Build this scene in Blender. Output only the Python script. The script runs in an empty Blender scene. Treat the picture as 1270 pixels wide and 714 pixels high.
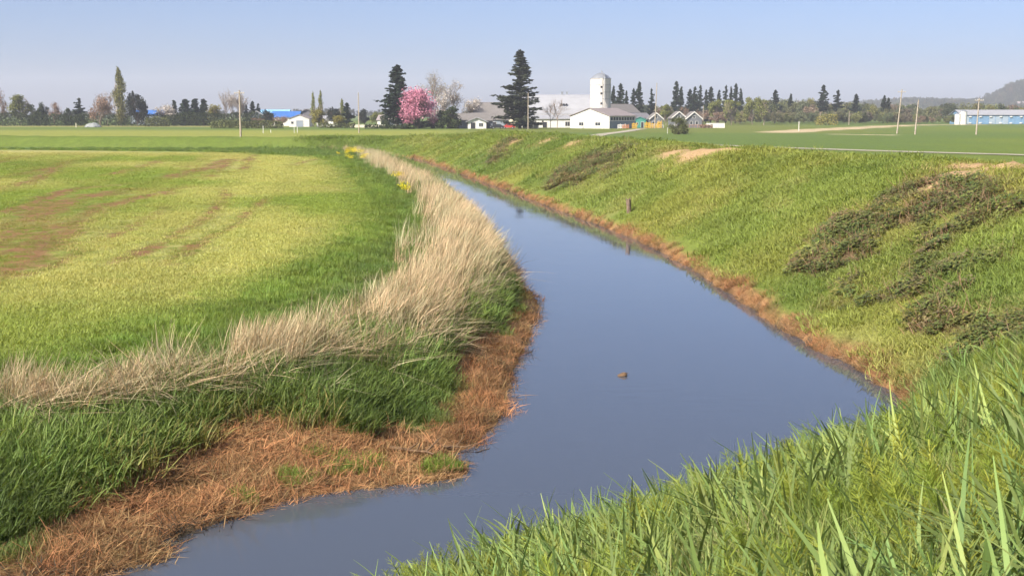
import bpy, math, random
import numpy as np
from mathutils import Vector, Euler, Matrix

S = bpy.context.scene
COL = S.collection
R_ = math.radians
# ------------------------------------------------------------------ camera
CAM_Z = 6.0
HAZE = 0.0002
FPX = 1500.0                      # focal length in pixels of the 1270 px wide photograph
PITCH = math.atan((357 - 141.5) / FPX)
cam_d = bpy.data.cameras.new('camera')
cam_d.sensor_width = 36.0
cam_d.lens = 36.0 * FPX / 1270.0
cam_d.clip_start = 0.1
cam_d.clip_end = 30000
cam = bpy.data.objects.new('camera', cam_d)
COL.objects.link(cam)
cam.location = (0, 0, CAM_Z)
cam.rotation_euler = (math.pi / 2 - PITCH, 0, 0)
S.camera = cam
# ------------------------------------------------------------------ light
TO_SUN = Vector((-0.70, -0.71, 0.80)).normalized()
SUN_EL = math.asin(TO_SUN.z)
SUN_AZ = math.atan2(TO_SUN.x, TO_SUN.y)      # from +Y towards +X
W = bpy.data.worlds.new('World')
S.world = W
W.use_nodes = True
nt = W.node_tree
nt.nodes.clear()
sky = nt.nodes.new('ShaderNodeTexSky')
sky.sky_type = 'NISHITA'
sky.sun_disc = False
sky.sun_elevation = SUN_EL
sky.sun_rotation = SUN_AZ
sky.altitude = 0
sky.air_density = 0.5
sky.dust_density = 2.1
sky.ozone_density = 5.0
bg = nt.nodes.new('ShaderNodeBackground')
bg.inputs[1].default_value = 0.108
wo = nt.nodes.new('ShaderNodeOutputWorld')
nt.links.new(sky.outputs[0], bg.inputs[0])
nt.links.new(bg.outputs[0], wo.inputs[0])
sun_d = bpy.data.lights.new('sun', 'SUN')
sun_d.energy = 5.0
sun_d.angle = R_(0.5)
sun_d.color = (1.0, 0.93, 0.82)
sun = bpy.data.objects.new('sun', sun_d)
COL.objects.link(sun)
sun.location = (-40, -30, 60)
sun.rotation_euler = TO_SUN.to_track_quat('Z', 'Y').to_euler()
S.view_settings.view_transform = 'Standard'
S.view_settings.look = 'None'
S.view_settings.exposure = 0.85
S.view_settings.gamma = 1.0
S.view_settings.use_curve_mapping = False
S.cycles.max_bounces = 5
S.cycles.diffuse_bounces = 2
S.cycles.glossy_bounces = 2
S.cycles.transmission_bounces = 2
S.cycles.volume_bounces = 0
S.cycles.use_adaptive_sampling = True
S.cycles.adaptive_threshold = 0.03
S.cycles.transparent_max_bounces = 8

# ------------------------------------------------------------------ helpers
rng = np.random.default_rng(7)
def tag(o, label=None, cat=None, group=None, kind=None):
    if label: o['label'] = label
    if cat: o['category'] = cat
    if group: o['group'] = group
    if kind: o['kind'] = kind
    return o
def ray(px, py):
    u = (px - 635.0) / FPX; v = (357.0 - py) / FPX
    c, s = math.cos(PITCH), math.sin(PITCH)
    return np.array([u, c + v * s, -s + v * c])
def at_z(px, py, z=0.0):
    d = ray(px, py); t = (z - CAM_Z) / d[2]
    return np.array([d[0] * t, d[1] * t, z])
def at_d(px, py, D):
    d = ray(px, py); t = D / d[1]
    return np.array([d[0] * t, D, CAM_Z + d[2] * t])
def smooth(a, b, x):
    t = np.clip((x - a) / (b - a), 0, 1)
    return t * t * (3 - 2 * t)
def vnoise(x, y, seed=0):
    xi = np.floor(x).astype(np.int64); yi = np.floor(y).astype(np.int64)
    xf = x - xi; yf = y - yi
    def h(a, b):
        n = (a * 374761393 + b * 668265263 + seed * 974711) & 0xffffffff
        n = ((n ^ (n >> 13)) * 1274126177) & 0xffffffff
        n = n ^ (n >> 16)
        return (n & 0xffff) / 65535.0
    u = xf * xf * (3 - 2 * xf); w = yf * yf * (3 - 2 * yf)
    return (h(xi, yi) * (1 - u) + h(xi + 1, yi) * u) * (1 - w) + (h(xi, yi + 1) * (1 - u) + h(xi + 1, yi + 1) * u) * w
def fbm(x, y, seed=0, oct=4):
    a = 0.5; r = np.zeros_like(x, dtype=float); t = 0
    for i in range(oct):
        r += a * vnoise(x, y, seed + i * 17); t += a
        x = x * 2.03 + 3.1; y = y * 2.03 + 7.7; a *= 0.5
    return r / t
def catmull(P, n=6):
    P = np.array(P, float); out = []
    Q = np.vstack([2 * P[0] - P[1], P, 2 * P[-1] - P[-2]])
    for i in range(1, len(Q) - 2):
        p0, p1, p2, p3 = Q[i - 1], Q[i], Q[i + 1], Q[i + 2]
        for k in range(n):
            t = k / n
            out.append(0.5 * (2 * p1 + (p2 - p0) * t + (2 * p0 - 5 * p1 + 4 * p2 - p3) * t * t + (3 * p1 - p0 - 3 * p2 + p3) * t ** 3))
    out.append(P[-1])
    return np.array(out)
def pl_dist(x, y, P):
    """distance to polyline and arclength of the nearest point"""
    best = np.full(x.shape, 1e18); s = np.zeros(x.shape); acc = 0.0
    for a, b in zip(P[:-1], P[1:]):
        dx, dy = b - a; L2 = dx * dx + dy * dy + 1e-12; L = math.sqrt(L2)
        t = np.clip(((x - a[0]) * dx + (y - a[1]) * dy) / L2, 0, 1)
        d2 = (x - a[0] - t * dx) ** 2 + (y - a[1] - t * dy) ** 2
        m = d2 < best
        best = np.where(m, d2, best); s = np.where(m, acc + t * L, s)
        acc += L
    return np.sqrt(best), s
def inside(x, y, P):
    r = np.zeros(x.shape, bool); n = len(P); j = n - 1
    for i in range(n):
        xi, yi = P[i]; xj, yj = P[j]
        if yi != yj:
            c = ((yi > y) != (yj > y)) & (x < (xj - xi) * (y - yi) / (yj - yi) + xi)
            r ^= c
        j = i
    return r

# ------------------------------------------------------------------ canal course (world metres)
zl = lambda pts: [at_z(px, py, 0.0)[:2] for px, py in pts]
L_EDGE = [(-400, -300), (-60, -30), (-26, 0), (-12, 9.6)] + zl([(130, 714), (200, 672), (330, 628), (400, 612), (490, 601), (545, 596), (578, 586),
          (560, 566), (598, 545), (622, 505), (634, 462), (655, 412), (664, 378), (642, 345), (628, 318), (596, 278), (548, 233), (512, 212)]) + \
         [(-15.5, 150), (-20.5, 161), (-28, 168), (-38, 173), (-64, 181), (-155, 196), (-600, 230)]
R_EDGE = [(-380, -320), (-54, -40), (-22, -8), (-9, 4.5), (-4.2, 10.2), (-0.9, 14.0), (2.6, 17.2), (6.2, 20.6), (7.7, 22.8)] + \
         zl([(1122, 500), (1062, 456), (1000, 425), (940, 387), (870, 342), (800, 302), (700, 263), (620, 233), (562, 212), (533, 202)]) + \
         [(-13.0, 164), (-16.5, 171), (-23, 176.5), (-33, 181), (-60, 189), (-150, 205), (-600, 239)]
Lc = catmull(L_EDGE, 5); Rc = catmull(R_EDGE, 5)
CANAL = np.vstack([Lc, Rc[::-1]])
# edge of the sown field, near to far, and its outline
zf = lambda pts: [at_z(px, py, 1.2)[:2] for px, py in pts]
F_EDGE = [(-40, 2), (-19, 17)] + zl([]) + zf([(0, 455), (150, 425), (300, 378), (400, 325), (462, 285), (472, 250), (440, 218), (415, 198)]) + [(-33, 150), (-50, 160), (-100, 170), (-250, 186), (-600, 210)]
Fc = catmull(F_EDGE, 4)
FIELD = np.vstack([Fc, [(-900, 210), (-900, -300), (-300, -250), (-120, -70)]])
# line of last year's reeds
M_LINE = [(-24, 7.5), (-13.5, 15.2)] + [at_z(px, py, 1.0)[:2] for px, py in [(0, 512), (120, 497), (230, 477), (340, 452), (450, 420), (512, 385), (550, 350), (572, 322), (568, 288), (548, 250), (505, 222), (470, 204), (452, 192)]] + [(-25, 163.5)]
Mc = catmull(M_LINE, 4)

R_LEN_NEAR = pl_dist(np.array([7.9]), np.array([25.0]), Rc)[1][0]
R_LEN_BEND = pl_dist(np.array([-13.0]), np.array([164.0]), Rc)[1][0]
PLAIN = 1.2
def canal_coords(x, y):
    inw = inside(x, y, CANAL)
    dl, sl = pl_dist(x, y, Lc); dr, sr = pl_dist(x, y, Rc)
    wob = 0.5 * (fbm(x * 0.9, y * 0.9, 3, 3) - 0.5)
    left = dl < dr
    d = np.where(left, dl, dr)
    d = np.where(inw, -d, d) + np.where(d < 6, wob * np.where(left, 1.0, 0.8), 0)
    return d, left, sl, sr
def height(x, y, full=False):
    d, left, sl, sr = canal_coords(x, y)
    n1 = fbm(x * 0.35, y * 0.35, 11, 4) - 0.5
    n2 = fbm(x * 1.7, y * 1.7, 23, 3) - 0.5
    # bed
    zb = -np.minimum(0.9, 0.55 * np.abs(d))
    # left bank: brown shelf, then grass bank, then the plain
    kk = np.clip(1.0 - (y - 24) / 40.0, 0.55, 1.0)
    dd = d / kk
    zl_ = np.interp(dd, [0, 0.25, 1.2, 2.2, 3.4, 5.0, 9.0], [0, 0.12, 0.24, 0.62, 0.95, 1.12, PLAIN])
    zl_ = zl_ + (n1 * 0.35 + n2 * 0.10) * smooth(0.2, 1.5, d) * (1 - smooth(6, 14, d) * 0.75)
    # right bank: dyke
    t = (sr - R_LEN_NEAR)
    zc = np.interp(t, [-60, -25, -5, 20, 60, 110, R_LEN_BEND - R_LEN_NEAR - 8, R_LEN_BEND - R_LEN_NEAR + 14, R_LEN_BEND - R_LEN_NEAR + 60],
                   [4.3, 4.4, 4.25, 3.88, 3.72, 3.65, 3.5, 2.5, 2.35])
    dc = np.interp(t, [-40, -5, 25, 80, 140, R_LEN_BEND - R_LEN_NEAR + 20], [10.2, 9.8, 9.2, 8.2, 7.4, 7.0])
    q = d / dc
    prof = np.interp(q, [0, 0.012, 0.05, 0.10, 0.35, 0.6, 0.82, 0.95, 1.08, 1.45], [0, 0.055, 0.105, 0.145, 0.40, 0.66, 0.885, 0.985, 1.0, 0.985])
    zr = prof * zc
    dn = smooth(0, 1, (d - dc * 1.45) / 11.0)
    zr = zr * (1 - dn) + PLAIN * dn
    zr = zr + (n1 * 0.38 + n2 * 0.12) * smooth(0.3, 1.8, d) * (1 - 0.8 * dn)
    z = np.where(d < 0, zb, np.where(left, zl_, zr))
    # heaps of dug soil on the crest
    for hx, hy, hr, ha in HEAPS:
        z = z + ha * np.exp(-((x - hx) ** 2 + (y - hy) ** 2) / (hr * hr)) * (0.6 + 0.8 * fbm(x * 1.3, y * 1.3, 5, 3))
    far = smooth(260, 900, np.hypot(x, y))
    z = np.where(d > 25, z + (fbm(x * 0.012, y * 0.012, 31, 3) - 0.5) * 0.5 * (1 - far), z)
    if full: return z, d, left, sl, sr, kk
    return z
HEAPS = []
def hgt(x, y):
    return float(height(np.array([float(x)]), np.array([float(y)]))[0])
def hit(px, py, far=400):
    d = ray(px, py); t = np.geomspace(6, far, 3000)
    z = height(d[0] * t, d[1] * t)
    below = np.nonzero(CAM_Z + d[2] * t <= z)[0]
    i = below[0] if len(below) else -1
    return np.array([d[0] * t[i], d[1] * t[i], z[i]])
SOIL_SPOTS = [hit(px, py) for px, py in [(1205, 212), (1252, 214), (865, 188), (905, 186), (715, 177), (640, 173), (680, 175), (1180, 222), (835, 190)]]
HEAPS = [(p[0], p[1], 1.1 if i < 2 else 0.8, 0.35 if i < 2 else 0.12) for i, p in enumerate(SOIL_SPOTS)]
BRAMBLE = [(hit(px, py), rx, ry) for px, py, rx, ry in
           [(735, 208, 2.6, 8.5), (700, 222, 1.6, 5.0), (775, 192, 1.6, 5.5), (625, 186, 2.0, 9), (1110, 265, 3.0, 4.0), (1060, 310, 2.2, 2.6), (1140, 330, 2.5, 2.6),
            (1200, 300, 2.6, 3.2), (1230, 370, 2.0, 2.2), (1250, 420, 1.3, 1.4), (1170, 245, 1.6, 4.0), (1262, 260, 1.3, 3)]]
# ------------------------------------------------------------------ materials
def mat(name):
    m = bpy.data.materials.new(name); m.use_nodes = True
    m.node_tree.nodes.clear()
    out = m.node_tree.nodes.new('ShaderNodeOutputMaterial')
    return m, m.node_tree, out
def N(nt, typ, **kw):
    n = nt.nodes.new(typ)
    for k, v in kw.items(): setattr(n, k, v)
    return n
def noise_node(nt, scale, detail=4, rough=0.55, vec=None, stretch=None):
    n = N(nt, 'ShaderNodeTexNoise'); n.inputs['Scale'].default_value = scale
    n.inputs['Detail'].default_value = detail; n.inputs['Roughness'].default_value = rough
    if vec is not None:
        if stretch:
            mp = N(nt, 'ShaderNodeMapping'); mp.inputs['Scale'].default_value = stretch
            nt.links.new(vec, mp.inputs[0]); vec = mp.outputs[0]
        nt.links.new(vec, n.inputs['Vector'])
    return n
def mixc(nt, a, b, fac, mode='MIX'):
    n = N(nt, 'ShaderNodeMix', data_type='RGBA', blend_type=mode)
    for sock, v in ((0, fac), (6, a), (7, b)):
        if hasattr(v, 'links'): nt.links.new(v, n.inputs[sock])
        else: n.inputs[sock].default_value = v if sock == 0 else (*v, 1) if len(v) == 3 else v
    return n.outputs[2]
def maprange(nt, v, a, b, c, d):
    n = N(nt, 'ShaderNodeMapRange')
    nt.links.new(v, n.inputs[0])
    for i, q in enumerate((a, b, c, d)): n.inputs[i + 1].default_value = q
    return n.outputs[0]
def solid(name, col, rough=0.7, var=0.12, scale=0.6, metal=0.0, bump=0.0, spec=0.3):
    m, nt, out = mat(name)
    p = N(nt, 'ShaderNodeBsdfPrincipled')
    tc = N(nt, 'ShaderNodeTexCoord')
    n = noise_node(nt, scale, 5, 0.6, tc.outputs['Object'])
    f = maprange(nt, n.outputs['Fac'], 0.3, 0.7, 1 - var, 1 + var)
    cm = N(nt, 'ShaderNodeVectorMath', operation='SCALE'); cm.inputs[0].default_value = col
    nt.links.new(f, cm.inputs['Scale'])
    nt.links.new(cm.outputs[0], p.inputs['Base Color'])
    p.inputs['Roughness'].default_value = rough; p.inputs['Metallic'].default_value = metal
    p.inputs['Specular IOR Level'].default_value = spec
    if bump:
        b = N(nt, 'ShaderNodeBump'); b.inputs['Strength'].default_value = bump; b.inputs['Distance'].default_value = 0.05
        n2 = noise_node(nt, scale * 8, 4, 0.6, tc.outputs['Object'])
        nt.links.new(n2.outputs['Fac'], b.inputs['Height']); nt.links.new(b.outputs[0], p.inputs['Normal'])
    nt.links.new(p.outputs[0], out.inputs[0])
    return m
def ground_material():
    m, nt, out = mat('ground')
    p = N(nt, 'ShaderNodeBsdfPrincipled'); p.inputs['Roughness'].default_value = 0.95; p.inputs['Specular IOR Level'].default_value = 0.1
    a = N(nt, 'ShaderNodeAttribute', attribute_name='Col')
    tc = N(nt, 'ShaderNodeTexCoord')
    n1 = noise_node(nt, 9.0, 6, 0.65, tc.outputs['Object'])
    n2 = noise_node(nt, 0.8, 5, 0.6, tc.outputs['Object'])
    f = maprange(nt, n1.outputs['Fac'], 0.25, 0.75, 0.62, 1.38)
    g = maprange(nt, n2.outputs['Fac'], 0.3, 0.7, 0.86, 1.14)
    mu = N(nt, 'ShaderNodeMath', operation='MULTIPLY'); nt.links.new(f, mu.inputs[0]); nt.links.new(g, mu.inputs[1])
    cm = N(nt, 'ShaderNodeVectorMath', operation='SCALE'); nt.links.new(a.outputs['Color'], cm.inputs[0]); nt.links.new(mu.outputs[0], cm.inputs['Scale'])
    nt.links.new(cm.outputs[0], p.inputs['Base Color'])
    b = N(nt, 'ShaderNodeBump'); b.inputs['Strength'].default_value = 0.6; b.inputs['Distance'].default_value = 0.06
    nt.links.new(n1.outputs['Fac'], b.inputs['Height']); nt.links.new(b.outputs[0], p.inputs['Normal'])
    nt.links.new(p.outputs[0], out.inputs[0])
    return m
M_GROUND = ground_material()
def water_material():
    m, nt, out = mat('canal_water')
    p = N(nt, 'ShaderNodeBsdfPrincipled')
    p.inputs['Base Color'].default_value = (0.07, 0.08, 0.10, 1)
    p.inputs['Roughness'].default_value = 0.03; p.inputs['IOR'].default_value = 1.48
    tc = N(nt, 'ShaderNodeTexCoord')
    n1 = noise_node(nt, 2.2, 3, 0.5, tc.outputs['Object'], (0.5, 1.6, 1))
    n2 = noise_node(nt, 0.22, 2, 0.5, tc.outputs['Object'])
    amp = maprange(nt, n2.outputs['Fac'], 0.42, 0.62, 0.15, 1.0)
    mu = N(nt, 'ShaderNodeMath', operation='MULTIPLY'); nt.links.new(n1.outputs['Fac'], mu.inputs[0]); nt.links.new(amp, mu.inputs[1])
    b = N(nt, 'ShaderNodeBump'); b.inputs['Strength'].default_value = 0.05; b.inputs['Distance'].default_value = 0.05
    nt.links.new(mu.outputs[0], b.inputs['Height']); nt.links.new(b.outputs[0], p.inputs['Normal'])
    nt.links.new(p.outputs[0], out.inputs[0])
    return m

# ------------------------------------------------------------------ colours of the ground cover (linear albedo)
C = lambda *a: np.array(a, float)
SOIL = C(0.205, 0.115, 0.052); STRAW = C(0.37, 0.33, 0.12); CROP = C(0.17, 0.215, 0.038); CROP_D = C(0.115, 0.16, 0.028)
LUSH = C(0.085, 0.12, 0.028); DYKE = C(0.145, 0.18, 0.035); DYKE_Y = C(0.185, 0.195, 0.04); DYKE_D = C(0.095, 0.14, 0.028)
RUST = C(0.22, 0.12, 0.055); REED = C(0.42, 0.33, 0.20); PASTURE = C(0.105, 0.15, 0.034); SAND = C(0.45, 0.35, 0.21); BRAM = C(0.13, 0.085, 0.05)
PALEF = C(0.24, 0.25, 0.05)
def lerp(a, b, t): return a * (1 - t[..., None]) + b * t[..., None]
STRIPS = [([(0, 266), (34, 255), (67, 242), (101, 234), (161, 229)], 0.55), ([(-40, 316), (0, 294), (34, 276), (67, 256), (101, 246), (168, 234)], 1.0),
          ([(-40, 358), (0, 338), (34, 318), (67, 298), (101, 273), (141, 254), (202, 239), (235, 231)], 0.75), ([(128, 331), (185, 308), (218, 291), (252, 271), (279, 247), (276, 234)], 0.35),
          ([(134, 298), (161, 283), (188, 268), (208, 256)], 0.3), ([(208, 328), (242, 305), (289, 281), (309, 264), (336, 244)], 0.28), ([(128, 219), (168, 209), (202, 199)], 0.6),
          ([(205, 222), (252, 209), (286, 197)], 0.9), ([(-20, 240), (0, 234), (40, 226), (84, 200)], 0.7), ([(262, 220), (289, 197)], 0.5), ([(-20, 322), (0, 315), (34, 303), (60, 284)], 0.3),
          ([(299, 214), (322, 185)], 0.5), ([(330, 188), (300, 200)], 0.5), ([(60, 178), (150, 180), (215, 183)], 1.6), ([(20, 345), (60, 332), (110, 308)], 0.18), ([(360, 205), (400, 196)], 0.5), ([(250, 190), (330, 178)], 1.0)]
STRIPS = [(catmull([at_z(px, py, 1.2)[:2] for px, py in pts], 5), w * 1.2) for pts, w in STRIPS]
def field_stripes(x, y, extra=0.0):
    """bare tilled strips and wheel tracks in the sown field"""
    brk = fbm(x * 0.8, y * 0.28, 47, 4); edge = fbm(x * 1.9, y * 0.7, 49, 3)
    s = np.zeros(x.shape)
    for P, w in STRIPS:
        b = (x > P[:, 0].min() - 4) & (x < P[:, 0].max() + 4) & (y > P[:, 1].min() - 4) & (y < P[:, 1].max() + 4)
        if not b.any(): continue
        d, al = pl_dist(x[b], y[b], P); L = np.hypot(*np.diff(P, axis=0).T).sum()
        fade = smooth(0, 0.12, al / L + 0.02) * smooth(0, 0.12, 1.02 - al / L)
        q = (1 - smooth(w * 0.45, w * 1.25, d - extra + (edge[b] - 0.5) * w * 1.6)) * (0.4 + 0.6 * smooth(0.31, 0.46, brk[b])) * np.clip(fade + 0.2, 0, 1)
        s[b] = np.maximum(s[b], q)
    u = x + 0.17 * y
    faint = smooth(0.56, 0.66, fbm(u * 1.1, y * 0.02, 43, 3)) * smooth(-5, -12, u) * smooth(32, 44, y) * (1 - smooth(120, 170, y)) * smooth(0.36, 0.55, brk)
    return np.maximum(s, 0.6 * faint)
BR = np.array([(p[0], p[1], rx, ry) for p, rx, ry in BRAMBLE])
def bramble_mask(x, y):
    m = np.zeros(x.shape)
    for bx, by, rx, ry in BR:
        q = ((x - bx) / rx) ** 2 + ((y - by) / ry) ** 2
        m = np.maximum(m, 1 - smooth(0.35, 1.15, q))
    n = fbm(x * 0.7, y * 0.45, 61, 4)
    return np.clip(m * smooth(0.32, 0.62, n) * 1.25, 0, 1)
TRACK = np.array([(120, 98), (61, 139), (26, 198), (18, 260), (30, 330), (42, 392)], float)
TRACKc = catmull(TRACK, 6)
BERM = catmull([at_z(px, py, PLAIN)[:2] for px, py in [(968, 163.5), (1000, 161.5), (1050, 159.5), (1110, 156.5), (1170, 155.2)]] + [(260, 505)], 6)
BERM2 = catmull([at_z(px, py, PLAIN)[:2] for px, py in [(1040, 166.5), (1075, 167.3), (1105, 168)]], 4)
def ground_colour(x, y, z, d, left, sl, sr, kk):
    n = fbm(x * 0.5, y * 0.5, 71, 4); n2 = fbm(x * 0.11, y * 0.06, 73, 4); n3 = fbm(x * 2.3, y * 2.3, 77, 3)
    inF = inside(x, y, FIELD); df, _ = pl_dist(x, y, Fc); df = np.where(inF, df, -df)
    # left bank
    dd = d / kk
    cl = lerp(LUSH, LUSH * 1.45, smooth(0.35, 0.65, n))
    rim = 0.38 + (0.35 + 1.7 * smooth(0.40, 0.66, fbm(x * 0.33, y * 0.33, 79, 3))) * np.clip(1.6 - y / 34, 0.12, 1) * smooth(-8.5, -4.5, x)
    cl = lerp(cl, RUST * (0.75 + 0.5 * n3)[..., None], 1 - smooth(rim - 0.15, rim + 0.35, dd))
    # field
    st = field_stripes(x, y)
    near_edge = np.exp(-((df - 6) / 5.0) ** 2)
    straw = smooth(0.40, 0.66, n2 + 0.22 * near_edge * smooth(28, 40, y) + 0.06 * (n - 0.5))
    cf = lerp(CROP, CROP_D, smooth(0.5, 0.75, fbm(x * 0.09, y * 0.035, 83, 4)) * 0.5)
    cf = lerp(cf, STRAW, np.clip(straw * 0.55 * (0.6 + 0.8 * n3), 0, 1))
    uu = x + 0.17 * y; streak = fbm(uu * 1.3, y * 0.025, 85, 4)
    cf = cf * (0.78 + 0.5 * streak)[..., None]; cf = lerp(cf, SOIL * 1.1, smooth(0.55, 0.72, streak) * 0.3 * smooth(-4, -12, uu))
    farband = smooth(120, 150, y) * (1 - smooth(165, 185, y)) * smooth(-40, -60, x)
    cf = lerp(cf, STRAW * 0.95, farband * 0.5)
    cf = lerp(cf, SOIL * (0.8 + 0.45 * n3)[..., None], np.clip(st * 1.05, 0, 1))
    strip = lerp(CROP_D * 0.92, CROP_D * 1.25, smooth(0.3, 0.7, n))
    cfield = lerp(strip, cf, smooth(-0.2, 1.6 + 1.5 * n, df))
    cfield = np.where((df < -0.3)[..., None], lerp(strip, LUSH * 1.25, smooth(0, 2.5, -df)), cfield)
    cl = lerp(cl, cfield, smooth(3.5, 5.5, dd))
    # dyke
    cr = lerp(DYKE, DYKE_D, smooth(0.42, 0.68, fbm(x * 0.28, y * 0.13, 89, 4)) * 0.75)
    cr = lerp(cr, DYKE_Y, smooth(0.5, 0.72, fbm(x * 0.2 + 9, y * 0.1, 91, 4)) * 0.9)
    dryp = smooth(0.58, 0.72, fbm(x * 0.6, y * 0.35, 93, 4)) * 0.35
    cr = lerp(cr, STRAW * 0.8, dryp)
    cr = lerp(cr, CROP_D * 0.95, smooth(R_LEN_BEND + 4, R_LEN_BEND + 18, sr) * 0.85)
    bm = bramble_mask(x, y)
    cr = lerp(cr, BRAM * (0.6 + 0.8 * n3)[..., None], bm * 0.9)
    rimr = 0.06 + 0.45 * fbm(sr * 0.45, sr * 0 + 2.0, 97, 3)
    cr = lerp(cr, RUST * (0.8 + 0.5 * n3)[..., None], 1 - smooth(rimr - 0.1, rimr + 0.3, d))
    cr = lerp(cr, C(0.075, 0.065, 0.032), (1 - smooth(R_LEN_NEAR - 2, R_LEN_NEAR + 2, sr)) * smooth(0.4, 0.9, d) * 0.75)
    for i, (hx, hy, hr, ha) in enumerate(HEAPS):
        q = np.hypot((x - hx) / (1.3 if i < 2 else 1.6), (y - hy) / (1.0 if i < 2 else 3.2)) / hr
        cr = lerp(cr, SAND * np.array([0.85, 0.72, 0.65]), (1 - smooth(0.6, 1.25, q + 0.7 * (n - 0.5))) * 0.95)
    # plain to the right and far away
    cp = lerp(PASTURE, PASTURE * np.array([1.25, 1.12, 0.9]), smooth(0.4, 0.7, fbm(x * 0.02, y * 0.01, 101, 4)))
    # pale sown field beyond the far strip, grass by the farm
    leftfar = smooth(-2, -22, x) * smooth(205, 225, y + 0.09 * x + 8) 
    cp = lerp(cp, PALEF, leftfar * (1 - smooth(330, 400, y)) * 0.9)
    cp = lerp(cp, STRAW * 0.8, smooth(430, 470, y) * (1 - smooth(500, 540, y)) * smooth(-60, -100, x) * 0.7)
    cp = lerp(cp, DYKE_Y * 0.85, smooth(-25, 0, x) * (1 - smooth(70, 110, x - 0.06 * y)) * smooth(300, 330, y) * 0.6)
    dt, _ = pl_dist(x, y, TRACKc)
    bd, _ = pl_dist(x, y, BERM); bd2, _ = pl_dist(x, y, BERM2)
    cp = lerp(cp, SAND, 1 - smooth(4.5, 8.5, bd + 5 * (n2 - 0.5)))
    cp = lerp(cp, SAND * 1.1, 1 - smooth(2.0, 3.4, bd2))
    cr = lerp(cr, cp, smooth(17, 23, d))
    cl = lerp(cl, cp, (~inF & (y > 195)).astype(float) * smooth(14, 20, d))
    col = np.where(left[..., None], cl, cr)
    bed = C(0.06, 0.045, 0.03)
    col = np.where((d < -0.05)[..., None], bed, col)
    return np.clip(col, 0.005, 0.9), inF, bm, df
# ------------------------------------------------------------------ terrain mesh
def axis(core0, core1, step, grow, lim0, lim1):
    v = list(np.arange(core0, core1 + 1e-6, step))
    s = step
    while v[-1] < lim1: s *= grow; v.append(v[-1] + s)
    s = step
    while v[0] > lim0: s *= grow; v.insert(0, v[0] - s)
    return np.array(v)
GX = axis(-32, 24, 0.26, 1.045, -4200, 4200)
ya = list(np.arange(3, 56, 0.24)); s_ = 0.24
while ya[-1] < 260: s_ = min(s_ * 1.011, 1.3); ya.append(ya[-1] + s_)
while ya[-1] < 4500: s_ *= 1.07; ya.append(ya[-1] + s_)
s_ = 0.24
while ya[0] > -600: s_ *= 1.09; ya.insert(0, ya[0] - s_)
GY = np.array(ya)
XX, YY = np.meshgrid(GX, GY)
ZZ, DD, LEFT, SL, SR, KK = height(XX, YY, True)
COLR, INF, BMK, DFF = ground_colour(XX, YY, ZZ, DD, LEFT, SL, SR, KK)
nx, ny = len(GX), len(GY)
V = np.stack([XX, YY, ZZ], -1).reshape(-1, 3)
ii = np.arange(ny - 1)[:, None] * nx + np.arange(nx - 1)[None, :]
FQ = np.stack([ii, ii + 1, ii + 1 + nx, ii + nx], -1).reshape(-1, 4)
def cmean(A):
    return (A[:-1, :-1] + A[1:, :-1] + A[:-1, 1:] + A[1:, 1:]).reshape(-1) / 4.0
fd = cmean(DD); fl = cmean(LEFT.astype(float)) > 0.5; fin = cmean(INF.astype(float)) > 0.5
zone = np.where(fd < 0, 0, np.where(fin, 2, np.where(fl & (fd < 16), 1, np.where(~fl & (fd < 21), 3, 4))))
def mesh_np(name, v, f, mats=None, smooth_=True, attrs=None):
    me = bpy.data.meshes.new(name)
    f = np.asarray(f); k = f.shape[1]
    me.vertices.add(len(v)); me.vertices.foreach_set('co', np.asarray(v, np.float32).ravel())
    me.loops.add(f.size); me.loops.foreach_set('vertex_index', f.astype(np.int32).ravel())
    me.polygons.add(len(f)); me.polygons.foreach_set('loop_start', np.arange(0, f.size, k, dtype=np.int32))
    if smooth_: me.polygons.foreach_set('use_smooth', np.ones(len(f), bool))
    me.update(calc_edges=True)
    for nme, arr in (attrs or {}).items():
        arr = np.asarray(arr, np.float32)
        if arr.ndim == 2:
            at = me.attributes.new(nme, 'FLOAT_COLOR', 'POINT')
            at.data.foreach_set('color', np.hstack([arr, np.ones((len(arr), 1), np.float32)]).ravel())
        else:
            at = me.attributes.new(nme, 'FLOAT', 'POINT'); at.data.foreach_set('value', arr)
    for m in (mats or []): me.materials.append(m)
    return me
def add(name, me, parent=None):
    o = bpy.data.objects.new(name, me); COL.objects.link(o)
    if parent is not None: o.parent = parent
    return o
ZN = ['canal_bed', 'river_bank', 'sown_field', 'dyke', 'farmland']
for k, nme in enumerate(ZN):
    fs = FQ[zone == k]
    us, inv = np.unique(fs, return_inverse=True)
    me = mesh_np(nme, V[us], inv.reshape(-1, 4), [M_GROUND], True, {'Col': COLR.reshape(-1, 3)[us]})
    tag(add(nme, me), kind='structure')
# water
wv = np.array([(-620, -320, 0), (12, -320, 0), (12, 60, 0), (12, 260, 0), (-620, 260, 0)], float)
wq = np.array([[(-640, -320), (14, -320), (14, 250), (-640, 250)]]).reshape(4, 2)
me = mesh_np('canal_water', np.hstack([wq, np.zeros((4, 1))]), [[0, 1, 2, 3]], [water_material()])
tag(add('canal_water', me), kind='structure')
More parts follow.
